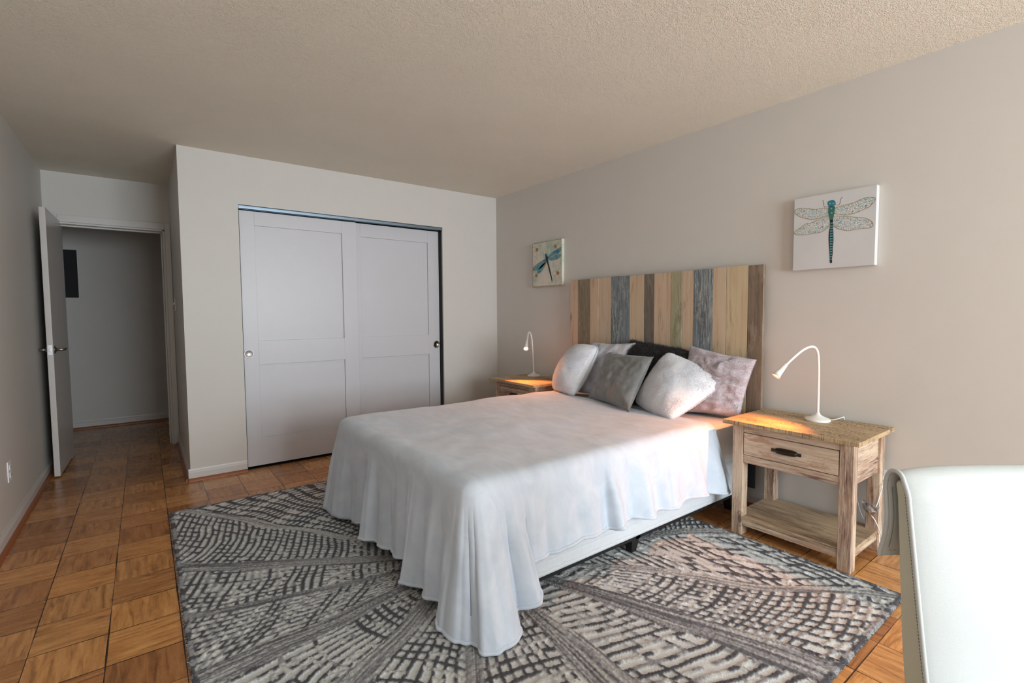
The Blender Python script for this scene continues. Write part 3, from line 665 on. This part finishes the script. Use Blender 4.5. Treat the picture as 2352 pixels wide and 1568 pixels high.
# ------------------------------------------------------------------ canvases
XF = 2.988
def canvas(name, label, y0, y1, z0, z1, face_mat):
    o = thing(name, label, 'canvas print', (XR, (y0+y1)/2, (z0+z1)/2)); MB().box((XF, y0, z0), (XR-.001, y1, z1)).build('canvas', face_mat, o, bevel=.003); return o
def poly(pts, mat, name, parent, lift):
    x = XF - lift; m = MB(); c = (sum(p[0] for p in pts)/len(pts), sum(p[1] for p in pts)/len(pts))
    P = crom([(x, a, b) for a, b in pts] + [(x, *pts[0])], 4)[:-1]
    n = len(P); vs = [tuple(p) for p in P] + [(x, *c)]
    m.add(vs, [(i, (i+1) % n, n) for i in range(n)]); return m.build(name, mat, parent)
def line(pts, r, mat, name, parent, lift, close=True):
    x = XF - lift; P = crom([(x, a, b) for a, b in pts] + ([(x, *pts[0])] if close else []), 4)
    m = MB(); vs = []; fs = []
    for i, p in enumerate(P):
        q = P[min(i+1, len(P)-1)] - P[max(i-1, 0)]; q = q/np.linalg.norm(q); nn = np.array([0, -q[2], q[1]])*r
        vs += [tuple(p+nn), tuple(p-nn)]
        if i: fs.append((2*i-2, 2*i-1, 2*i+1, 2*i))
    m.add(vs, fs); return m.build(name, mat, parent)
t = NT('white_canvas', .8); v = t.coord(); t.color(t.ramp(t.noise(v, 5, 3), [(.3, srgb(.80, .80, .805)), (.7, srgb(.82, .82, .82))])); t.bump(t.noise(v, 700, 2), .2, .0005); m_canvas = t.m
t = NT('veined_wing', .7); v = t.coord((1, 1, 1)); vo = t.n('ShaderNodeTexVoronoi', feature='DISTANCE_TO_EDGE'); vo.inputs['Scale'].default_value = 135; t.l(v, vo.inputs['Vector'])
ln = t.ramp(vo.outputs['Distance'], [(.03, (1,1,1)), (.10, (0,0,0))]); vc = t.n('ShaderNodeTexVoronoi', feature='F1'); vc.inputs['Scale'].default_value = 135; t.l(v, vc.inputs['Vector'])
cc_ = t.ramp(vc.outputs['Color'], [(.3, srgb(.86, .86, .86)), (.55, srgb(.80, .84, .84)), (.62, srgb(.62, .80, .82)), (.7, srgb(.85, .85, .84))])
t.color(t.mix(t.math('MULTIPLY', ln, .75), cc_, srgb(.28, .28, .22))); m_wing = t.m
m_gold = flat('gold_brown_paint', srgb(.60, .50, .24), .6); m_teal = flat('teal_paint', srgb(.16, .47, .54), .5); m_teal2 = flat('pale_teal_paint', srgb(.42, .68, .72), .5); m_ink = flat('ink_black_paint', srgb(.10, .13, .13), .6); m_green = flat('green_paint', srgb(.22, .42, .38), .6)
c1 = canvas('canvas_print', 'white square canvas print of a teal dragonfly with veined wings, above the near nightstand', .883, 1.278, 1.456, 1.861, m_canvas)
W_ = [[(1.102, 1.7756), (1.1177, 1.7812), (1.144, 1.7837), (1.1673, 1.7841), (1.1912, 1.7911), (1.2258, 1.8016), (1.2486, 1.8048), (1.2661, 1.8004), (1.273, 1.7903), (1.2673, 1.7763), (1.2492, 1.7602), (1.2209, 1.7453), (1.1829, 1.7319), (1.156, 1.7324), (1.1296, 1.738), (1.1102, 1.7431), (1.1, 1.7504)],
 [(1.0972, 1.7392), (1.123, 1.7333), (1.1557, 1.7233), (1.1892, 1.712), (1.2132, 1.712), (1.2337, 1.6983), (1.2579, 1.6838), (1.2737, 1.6721), (1.2645, 1.6596), (1.2431, 1.6541), (1.2048, 1.6517), (1.1741, 1.6549), (1.1473, 1.6538), (1.1243, 1.6608), (1.1051, 1.6725), (1.0926, 1.6886), (1.0926, 1.7135)],
 [(1.0739, 1.7672), (1.06, 1.7771), (1.029, 1.7821), (1.0015, 1.7841), (0.9746, 1.7895), (0.9512, 1.7987), (0.9279, 1.8028), (0.9049, 1.8), (0.8911, 1.7941), (0.8907, 1.7807), (0.9011, 1.7675), (0.9178, 1.7521), (0.9437, 1.7431), (0.9671, 1.7351), (0.9969, 1.7298), (1.0214, 1.7296), (1.0464, 1.7379), (1.0718, 1.7474)],
 [(1.0761, 1.7287), (1.0587, 1.7312), (1.0367, 1.7251), (0.9966, 1.7166), (0.9574, 1.7068), (0.9337, 1.7007), (0.9102, 1.6868), (0.8983, 1.6715), (0.8964, 1.6561), (0.909, 1.6462), (0.941, 1.6484), (0.9706, 1.6481), (1.0068, 1.6463), (1.0316, 1.6543), (1.057, 1.6656), (1.0765, 1.6862), (1.0787, 1.7078)]]
df = bpy.data.objects.new('dragonfly_print', None); COL.objects.link(df); df.parent = c1; df.location = (0, 0, 0)
for wp in W_:
    wo = poly(wp, m_wing, 'wing', df, .0006)
    line(wp, .0011, m_gold, 'wing_edge', df, .0010)
bd = MB()
poly([(1.107, 1.8068), (1.104, 1.8152), (1.0961, 1.819), (1.0817, 1.8199), (1.0703, 1.8107), (1.0675, 1.7978), (1.0714, 1.7897), (1.0808, 1.7868), (1.092, 1.7863), (1.1025, 1.7935)], m_teal, 'head', df, .0012)
poly([(1.1011, 1.7897), (1.0722, 1.7853), (1.0707, 1.7667), (1.0733, 1.7424), (1.0768, 1.7217), (1.0778, 1.7119), (1.0933, 1.7143), (1.097, 1.732), (1.1014, 1.7542), (1.102, 1.7756)], m_green, 'thorax', df, .0012)
poly([(1.092, 1.7141), (1.0785, 1.712), (1.077, 1.6791), (1.0736, 1.636), (1.0726, 1.6004), (1.0749, 1.565), (1.0747, 1.5364), (1.0769, 1.5081), (1.0769, 1.4848), (1.0865, 1.4856), (1.0878, 1.5091), (1.0904, 1.5452), (1.0937, 1.585), (1.0959, 1.6175), (1.0949, 1.6532), (1.0911, 1.6812)], m_ink, 'tail', df, .0012)
sg = MB(); x = XF-.0016
for i in range(15):
    z = 1.700 - i*.0138; hw = .0022 + .0032*max(0, 1-abs(i-6)/8); h_ = .0098
    for sy in (-1, 1):
        yc = 1.0845 - .0002*i + sy*(hw*.5+.0012); sg.add([(x, yc-hw*.48, z-h_*.8), (x, yc+hw*.48, z-h_*.8), (x, yc+hw*.55, z), (x, yc-hw*.55, z)], [(0,1,2,3)])
sg.build('tail_segments', m_teal2, df)
sg = MB()
for (a, b_) in ((1.094, 1.803), (1.078, 1.801), (1.087, 1.775), (1.085, 1.752)):
    for k in range(1): sg.lathe([(0, 0), (.0045, 0), (.0045, .0001), (0, .0001)], (XF-.0018, a, b_), 12, Matrix.Rotation(R(-90), 4, 'Y'))
sg.build('highlights', m_teal2, df)
line([(1.1024, 1.79), (1.1179, 1.7873), (1.1237, 1.7973), (1.1251, 1.8155), (1.1313, 1.8281)], .0008, m_ink, 'antenna', df, .0012, False)
line([(1.0705, 1.792), (1.0502, 1.7877), (1.0466, 1.8046), (1.0439, 1.818), (1.0358, 1.8269)], .0008, m_ink, 'antenna', df, .0012, False)
for ch in df.children: pass
# left canvas
t = NT('aged_mint_canvas', .75); v = t.coord(); a = t.noise(v, 7, 5, .6, .8); c = t.ramp(a, [(.36, srgb(.66, .76, .69)), (.50, srgb(.83, .82, .76)), (.7, srgb(.86, .84, .79))])
tc = t.n('ShaderNodeTexCoord'); sp = t.n('ShaderNodeSeparateXYZ'); t.l(tc.outputs['Generated'], sp.inputs[0])
def edg(s_): return t.math('MINIMUM', s_, t.math('SUBTRACT', 1.0, s_))
e_ = t.math('MINIMUM', edg(sp.outputs[1]), edg(sp.outputs[2])); e_ = t.math('SUBTRACT', e_, t.math('MULTIPLY', t.math('SUBTRACT', t.noise(v, 60, 5, .7), .5), .06))
gn = t.n('ShaderNodeNewGeometry'); sn_ = t.n('ShaderNodeSeparateXYZ'); t.l(gn.outputs['Normal'], sn_.inputs[0]); fm = t.math('LESS_THAN', sn_.outputs[0], -.8)
c = t.mix(t.math('MULTIPLY', fm, t.ramp(e_, [(.004, (1,1,1)), (.02, (0,0,0))])), c, srgb(.52, .44, .28)); t.color(c); m_aged = t.m
c2 = canvas('canvas_print', 'small aged mint canvas print of a blue dragonfly and outlined flowers, above the far nightstand', 3.219, 3.626, 1.473, 1.886, m_aged)
d2_ = bpy.data.objects.new('dragonfly_print', None); COL.objects.link(d2_); d2_.parent = c2
t = NT('blue_gold_wing', .65); v = t.coord(); a = t.noise(v, 24, 4, .6, .6); t.color(t.ramp(a, [(.36, srgb(.16, .42, .56)), (.47, srgb(.36, .62, .70)), (.55, srgb(.50, .60, .55)), (.62, srgb(.68, .48, .24))])); m_bw = t.m
m_rust = flat('rust_paint', srgb(.64, .47, .30), .7); m_sepia = flat('sepia_line', srgb(.68, .60, .46), .7); m_navy = flat('navy_paint', srgb(.15, .20, .28), .6)
# flowers
def flower(y, z, r, rot=0):
    for k in range(5):
        a = R(72*k+rot); ca, sa = math.cos(a), math.sin(a)
        pts = []
        for q in range(9):
            s_ = R(q*40); u_ = r*.58+r*.42*math.cos(s_); w_ = r*.30*math.sin(s_)
            yy, zz = y+u_*ca-w_*sa, z+u_*sa+w_*ca
            pts.append((min(max(yy, 3.224), 3.622), min(max(zz, 1.478), 1.882)))
        line(pts, .0009, m_sepia, 'flower_petal', d2_, .0006)
    poly([(y+r*.24*math.cos(R(q*51))*(1+.3*(q % 2)), z+r*.24*math.sin(R(q*51))) for q in range(7)], m_rust, 'flower_centre', d2_, .0008)
flower(3.560, 1.822, .072, 10); flower(3.3015, 1.824, .072, 40); flower(3.569, 1.581, .065, 25); flower(3.27, 1.583, .07, 0)
line([(3.555, 1.76), (3.59, 1.70), (3.61, 1.66), (3.618, 1.62)], .0010, m_sepia, 'flower_stem', d2_, .0006, False); line([(3.29, 1.53), (3.30, 1.50), (3.31, 1.48)], .0010, m_sepia, 'flower_stem', d2_, .0006, False)
for wp in ([(3.4012, 1.74), (3.3716, 1.7618), (3.3344, 1.7799), (3.2886, 1.7968), (3.2436, 1.809), (3.2225, 1.8098), (3.2225, 1.7807), (3.2437, 1.7644), (3.2952, 1.7497), (3.3477, 1.7401), (3.3932, 1.7242)],
           [(3.3932, 1.7286), (3.3345, 1.7388), (3.2822, 1.751), (3.2373, 1.7517), (3.2241, 1.7398), (3.2336, 1.7221), (3.2759, 1.7071), (3.328, 1.7015), (3.3811, 1.7081)],
           [(3.4352, 1.7255), (3.4835, 1.7147), (3.554, 1.6893), (3.6045, 1.666), (3.6216, 1.6473), (3.612, 1.6316), (3.5615, 1.6306), (3.5048, 1.6444), (3.456, 1.6719), (3.4285, 1.7053)],
           [(3.4217, 1.7064), (3.4629, 1.686), (3.5118, 1.6585), (3.5473, 1.6295), (3.5574, 1.6075), (3.5403, 1.5953), (3.505, 1.6082), (3.47, 1.6327), (3.4355, 1.6702), (3.4176, 1.6954)]):
    poly(wp, m_bw, 'wing', d2_, .0012)
poly([(3.4351, 1.7486), (3.4079, 1.7495), (3.3986, 1.7203), (3.4014, 1.6984), (3.3853, 1.666), (3.3641, 1.6025), (3.3456, 1.5483), (3.3404, 1.5145), (3.3484, 1.515), (3.3642, 1.5583), (3.3828, 1.6039), (3.4015, 1.6585), (3.4176, 1.6954), (3.4339, 1.7236)], m_navy, 'body', d2_, .0016)
poly([(3.442, 1.7493), (3.4446, 1.7647), (3.4309, 1.7749), (3.4146, 1.7679), (3.4093, 1.7514)], m_teal, 'head', d2_, .0016)

# ------------------------------------------------------------------ rug
def rug():
    x0, x1, y0, y1 = .080, 2.545, .600, 3.620; st = .0042
    nx = int((x1-x0)/st); ny = int((y1-y0)/st)
    X, Y = np.meshgrid(np.linspace(x0, x1, nx), np.linspace(y0, y1, ny))
    cx, cy = 1.257, 2.027
    dx, dy = X-cx, Y-cy; r = np.hypot(dx, dy)+1e-6; th = np.degrees(np.arctan2(dy, dx)) % 360
    th = th + (fbm(X*2.2, Y*2.2, 2, 1)-.5)*5
    # (centre angle, half width deg, half width metres, tone) of the streaked rays
    bands = [(125, 1.0, .016, .25), (146, 1.5, .03, .42), (166.8, 0.8, .016, .55), (189.7, 2.0, .035, .45), (213, 2.6, .03, .40), (238, 1.4, .025, .45), (265, 3.0, .045, .42), (291.5, 2.6, .035, .48), (312, .8, .020, .32), (334, 1.5, .03, .40), (0, 1.5, .03, .45), (30, 1.5, .03, .4), (62, 1.5, .03, .42), (92, 1.5, .025, .45)]
    bands = sorted((b[0] % 360, *b[1:]) for b in bands)
    cols = np.zeros(X.shape+(3,)); hgt = np.zeros(X.shape)
    S_ = lambda *a: np.array(srgb(*a)[:3])
    CREAM, BEIGE, MID, CHAR = S_(.865, .875, .87), S_(.795, .80, .785), S_(.61, .61, .62), S_(.27, .27, .295)
    nbig = fbm(X*1.6, Y*1.6, 3, 41); nfin = vnoise(X*150, Y*150, 2); nmed = vnoise(X*45, Y*45, 6)
    cols[:] = CREAM; hgt[:] = .008
    ang = [b[0] for b in bands]
    for i, b in enumerate(bands):
        a0 = b[0]; a1 = bands[(i+1) % len(bands)][0] + (360 if i == len(bands)-1 else 0)
        tt = np.where(th < a0, th+360, th) if i == len(bands)-1 else th
        M = (tt >= a0) & (tt < a1)
        a = (tt-a0)/(a1-a0); mid = math.radians((a0+a1)/2)
        g = np.random.default_rng(100+i)
        along = dx*math.cos(mid)+dy*math.sin(mid); across = -dx*math.sin(mid)+dy*math.cos(mid)
        na = int(g.integers(9, 14)); 
        # radial family: mixes constant spacing with the fan
        fam = a*na + (fbm(X*5, Y*5, 2, i)-.5)*.9
        skew = g.uniform(-.45, .45); sp = g.uniform(.034, .052)
        cross = (along + skew*across + .09*np.sin(across*5+g.uniform(0, 6)))/sp + (fbm(X*6, Y*6, 2, i+50)-.5)*1.0
        def fam_line(c, wd):
            f = c-np.floor(c); return np.abs(f-.5) < wd, np.floor(c)
        wA = .17+.10*(vnoise(X*9, Y*9, i)-.5); wB = .20+.12*(vnoise(X*9, Y*9, i+9)-.5)
        LA, ia = fam_line(fam, wA); LB, ib = fam_line(cross, wB)
        # dash identity -> tone
        tA = _lat[(ia.astype(int)*7+i*13) & 255, (np.floor(cross+.5).astype(int)) & 255]*.45 + nbig*.9 - .12 + g.uniform(-.12, .12)
        tB = _lat[(ib.astype(int)*5+i*29) & 255, (np.floor(fam+.5).astype(int)*3) & 255]*.35 + _lat[(ib.astype(int)*3+i) & 255, 77]*.45 + fbm(X*1.3, Y*1.3, 2, 60+i)*.5 - .10 + g.uniform(-.12, .12)
        def tone(t_):
            t_ = t_[..., None]; return np.where(t_ < .37, BEIGE, np.where(t_ < .45, MID, CHAR))
        for L_, tn, on in ((LA, tA, .30), (LB, tB, .24)):
            mk = M & L_ & (tn > on); cols[mk] = tone(tn)[mk]; hgt[mk] = .0135
    # rays
    for (c, hd, hm, tn) in bands:
        dd = np.abs((th-c+180) % 360-180); w_ = hd + np.degrees(hm/np.maximum(r, .12)); w_ = np.minimum(w_, 6)*.75
        mk = dd < w_*(.75+.5*vnoise(r*6, r*0+c, 4)); 
        stv = vnoise(th*2.6+c, r*3, 8)*.6+vnoise(th*6, r*9, 9)*.4 + (tn-.45)*.8
        cc = np.where(stv[..., None] < .36, BEIGE, np.where(stv[..., None] < .56, MID, CHAR*1.25))
        cc = cc*(.85) + MID*.15
        cols[mk] = cc[mk]; hgt[mk] = .0125
    # darker, denser pile near the centre and a bound edge
    ctr = (r < .30+.1*nmed); stv = vnoise(th*.8, r*30, 12); cols[ctr] = np.where(stv[..., None] < .5, MID, CHAR*1.2)[ctr]; hgt[ctr] = .0125
    e = np.minimum.reduce([X-x0, x1-X, Y-y0, y1-Y]); eb = e < .020+.012*(nmed-.5)
    cols[eb] = np.where(vnoise(X*30, Y*30, 14)[..., None] < .55, CHAR*1.25, MID*1.1)[eb]; hgt[eb] = .0125
    # soften the stair-steps of the grid
    def sm(A):
        B = A.copy(); B[1:-1, 1:-1] = (A[1:-1, 1:-1]*2+A[:-2, 1:-1]+A[2:, 1:-1]+A[1:-1, :-2]+A[1:-1, 2:])/6; return B
    cols = sm(cols)*.6 + cols*.4; hgt = sm(hgt)
    # loop pile jitter
    pile = hgt > .009
    hgt = hgt + np.where(pile, (nfin-.5)*.005 + (nmed-.5)*.002, 0)
    cols = cols*(1+np.where(pile, (vnoise(X*110, Y*110, 15)-.5)*.45, (vnoise(X*200, Y*200, 16)-.5)*.05)[..., None])
    hgt = np.where(e < .003, .001, hgt); 
    jx = (vnoise(X*90, Y*90, 17)-.5)*.004*(e < .01); jy = (vnoise(X*90, Y*90, 18)-.5)*.004*(e < .01)
    V = np.stack([X+jx, Y+jy, hgt], -1).reshape(-1, 3); Cc = cols.reshape(-1, 3).clip(0, 1)
    idx = np.arange(nx*ny).reshape(ny, nx)
    Q = np.stack([idx[:-1, :-1], idx[:-1, 1:], idx[1:, 1:], idx[1:, :-1]], -1).reshape(-1, 4)
    # fuzz strands round the edge and over the pile
    nf = 9000; sd = g.integers(0, 4, nf); q = g.random(nf)
    px = np.where(sd == 0, x0, np.where(sd == 1, x1, x0+q*(x1-x0))); py = np.where(sd == 2, y0, np.where(sd == 3, y1, y0+q*(y1-y0)))
    inward = g.random(nf)*.012; px += np.where(sd == 0, inward, np.where(sd == 1, -inward, 0)); py += np.where(sd == 2, inward, np.where(sd == 3, -inward, 0))
    ox = np.where(sd == 0, -1, np.where(sd == 1, 1, 0))+g.normal(0, .6, nf); oy = np.where(sd == 2, -1, np.where(sd == 3, 1, 0))+g.normal(0, .6, nf)
    z = .002+g.random(nf)*.010; L = .004+.007*g.random(nf)
    p0 = np.stack([px, py, z], 1); d = np.stack([ox, oy, g.normal(0, .5, nf)], 1); d /= np.linalg.norm(d, axis=1)[:, None]; s3 = np.cross(d, g.normal(0, 1, (nf, 3))); s3 /= np.linalg.norm(s3, axis=1)[:, None]; s3 *= .0012
    tip = p0+d*L[:, None]; tip[:, 2] = tip[:, 2].clip(.001, .02)
    n0 = len(V); V = np.concatenate([V, np.stack([p0-s3, p0+s3, tip], 1).reshape(-1, 3)])
    fc = np.where((g.random(nf) < .5)[:, None], CHAR*1.5, BEIGE); Cc = np.concatenate([Cc, np.repeat(fc, 3, 0)])
    Tt = n0+np.arange(nf*3).reshape(-1, 3)
    me = bpy.data.meshes.new('area_rug'); me.vertices.add(len(V)); me.loops.add(Q.size+Tt.size); me.polygons.add(len(Q)+len(Tt))
    org = np.array([(x0+x1)/2, (y0+y1)/2, 0]); me.vertices.foreach_set('co', (V-org).astype(np.float32).ravel())
    me.loops.foreach_set('vertex_index', np.concatenate([Q.ravel(), Tt.ravel()]).astype(np.int32))
    tot = np.concatenate([np.full(len(Q), 4), np.full(len(Tt), 3)]); me.polygons.foreach_set('loop_start', np.concatenate([[0], np.cumsum(tot)[:-1]]).astype(np.int32)); me.polygons.foreach_set('loop_total', tot.astype(np.int32))
    me.update(calc_edges=True)
    ca = me.color_attributes.new('yarn', 'FLOAT_COLOR', 'POINT'); ca.data.foreach_set('color', np.c_[Cc, np.ones(len(Cc))].astype(np.float32).ravel())
    t = NT('woven_rug', .95); at = t.n('ShaderNodeAttribute', attribute_name='yarn'); v = t.coord()
    sp = t.noise(v, 420, 3, .7); c = t.mix(1.0, at.outputs['Color'], t.ramp(sp, [(.32, (.62,)*3), (.62, (1.12,)*3)]), 'MULTIPLY'); t.color(c)
    t.bump(t.math('ADD', sp, t.noise(v, 180, 3, .6)), .7, .004); t.p.inputs['Sheen Weight'].default_value = .1; me.materials.append(t.m)
    o = bpy.data.objects.new('area_rug', me); COL.objects.link(o); o.location = org
    tag(o, 'large cream and charcoal tufted rug with rays fanning out from under the bed', 'rug')
rug()

# ------------------------------------------------------------------ leather chair
def chair():
    t = NT('white_leather', .38); v = t.coord(); t.color(t.ramp(t.noise(v, 6, 3), [(.3, srgb(.735, .76, .76)), (.7, srgb(.755, .775, .775))])); vo = t.n('ShaderNodeTexVoronoi', feature='F1'); vo.inputs['Scale'].default_value = 420; t.l(v, vo.inputs['Vector'])
    t.bump(vo.outputs['Distance'], .10, .0008); t.p.inputs['Coat Weight'].default_value = .15; ml = t.m
    mc = flat('cream_leather_edge', srgb(.80, .79, .70), .42, (300, .1, .0006))
    O = Vector((1.113, .271, 0)); u = Vector((.8, -.6, 0)); nn = Vector((-.6, -.8, 0))      # u: width, nn: towards the sitter (window side)
    ch = thing('dining_chair', 'white leather dining chair with a rolled back, cropped at the right edge', 'chair', O + u*.23 + nn*.2)
    Wd = .47
    G = lambda a, b, z: O + u*a + nn*b + Vector((0, 0, z - .006*(z > .3)))
    Zt = .922
    # front leather panel: rows over height, cols over width, rolled over the top and hanging behind
    lean = lambda z: (Zt-z)*.17 + .35*max(0, (.62-z))**2
    prof = [(lean(z), z) for z in (.46, .52, .58, .64, .70, .76, .82, .86, .885)]
    prof += [(-.003, .905), (-.011, .918), (-.023, .922), (-.036, .918), (-.045, .905), (-.048, .885), (-.045, .86), (-.042, .83), (-.044, .80), (-.050, .772), (-.056, .752), (-.056, .742)]
    def sheet(prof, a0, a1, th, puff, name, mat):
        P = crom([(b, 0, z) for b, z in prof], 3); n = 15; vs = []; 
        tn = np.gradient(P, axis=0); nr = np.stack([tn[:, 2], 0*tn[:, 1], -tn[:, 0]], 1); nr /= np.linalg.norm(nr, axis=1)[:, None]
        for i, (p, q) in enumerate(zip(P, nr)):
            for k in range(n):
                s_ = -1+2*k/(n-1); bulge = puff*(1-abs(s_)**5)*min(1, i/3+.2) if i < len(P)*.55 else puff*.4*(1-abs(s_)**5)
                vs.append(G(a0+(a1-a0)*(s_+1)/2, p[0]+q[0]*bulge, p[2]+q[2]*bulge))
        fs = [(i*n+k, i*n+k+1, (i+1)*n+k+1, (i+1)*n+k) for i in range(len(P)-1) for k in range(n-1)]
        o = MB().add(vs, fs).build(name, mat, ch, smooth=True); md = o.modifiers.new('t', 'SOLIDIFY'); md.thickness = th; md.offset = -1
        md = o.modifiers.new('s', 'SUBSURF'); md.levels = 1; md.render_levels = 1
        return P
    P = sheet(prof, 0, Wd, .007, .012, 'back_cover', ml)
    # padded core of the back, end faces visible at the side
    pf = [(lean(z)-.006, z) for z in (.40, .50, .60, .70, .80, .87)] + [(-.010, .898), (-.022, .906), (-.033, .898)] + [(lean(z)-.036-.085*(.87-z), z) for z in (.87, .80, .70, .60, .50, .40)]
    m = MB(); m.prism([G(.008, b, z) for b, z in pf], u*(Wd-.016)); m.build('backrest', mc, ch, bevel=.006, segs=3)
    # piping and stitching along both side edges
    for a, side in ((.0015, 'l'), (Wd-.0015, 'r')):
        MB().tube([G(a, p[0]+.002, p[2]) for p in P], .0042, 8).build('piping', ml, ch, smooth=True)
    ms = flat('grey_thread', srgb(.45, .45, .40), .8)
    st = MB()
    zs = np.arange(.48, .885, .0058)
    for z in zs: 
        b = lean(z)-.013; st.tube([G(.0072, b, z), G(.0072, b-.0005, z+.0034)], .0005, 5)
    for q in range(0, len(P)-1):
        if P[q][0] < -.036 and .765 < P[q][2] < .89:
            for k in range(3):
                f = k/3; p = P[q]*(1-f)+P[q+1]*f; st.tube([G(.010, p[0]+.0085, p[2]), G(.010, p[0]+.0087, p[2]-.003)], .0005, 5)
    for k in range(50): st.tube([G(.012+k*.009, -.0450, .757), G(.0165+k*.009, -.0450, .757)], .0005, 5)
    st.build('stitching', ms, ch)['kind'] = 'stuff'
    # seat and legs (below the frame)
    b0 = .09
    m = MB(); m.prism([G(0, b0-.06, .41), G(0, b0+.42, .41), G(0, b0+.43, .45), G(0, b0+.40, .48), G(0, b0, .478), G(0, b0-.05, .46)], u*Wd); m.build('seat', ml, ch, bevel=.015, segs=3)
    for a in (.02, Wd-.06):
        for b in (b0-.05, b0+.36): 
            MB().add([G(a, b, .41), G(a+.04, b, .41), G(a+.04, b+.04, .41), G(a, b+.04, .41), G(a+.005, b+.005, 0), G(a+.035, b+.005, 0), G(a+.035, b+.035, 0), G(a+.005, b+.035, 0)], [(0,1,2,3), (7,6,5,4), (0,4,5,1), (1,5,6,2), (2,6,7,3), (3,7,4,0)]).build('leg', mc, ch, bevel=.003)
chair()
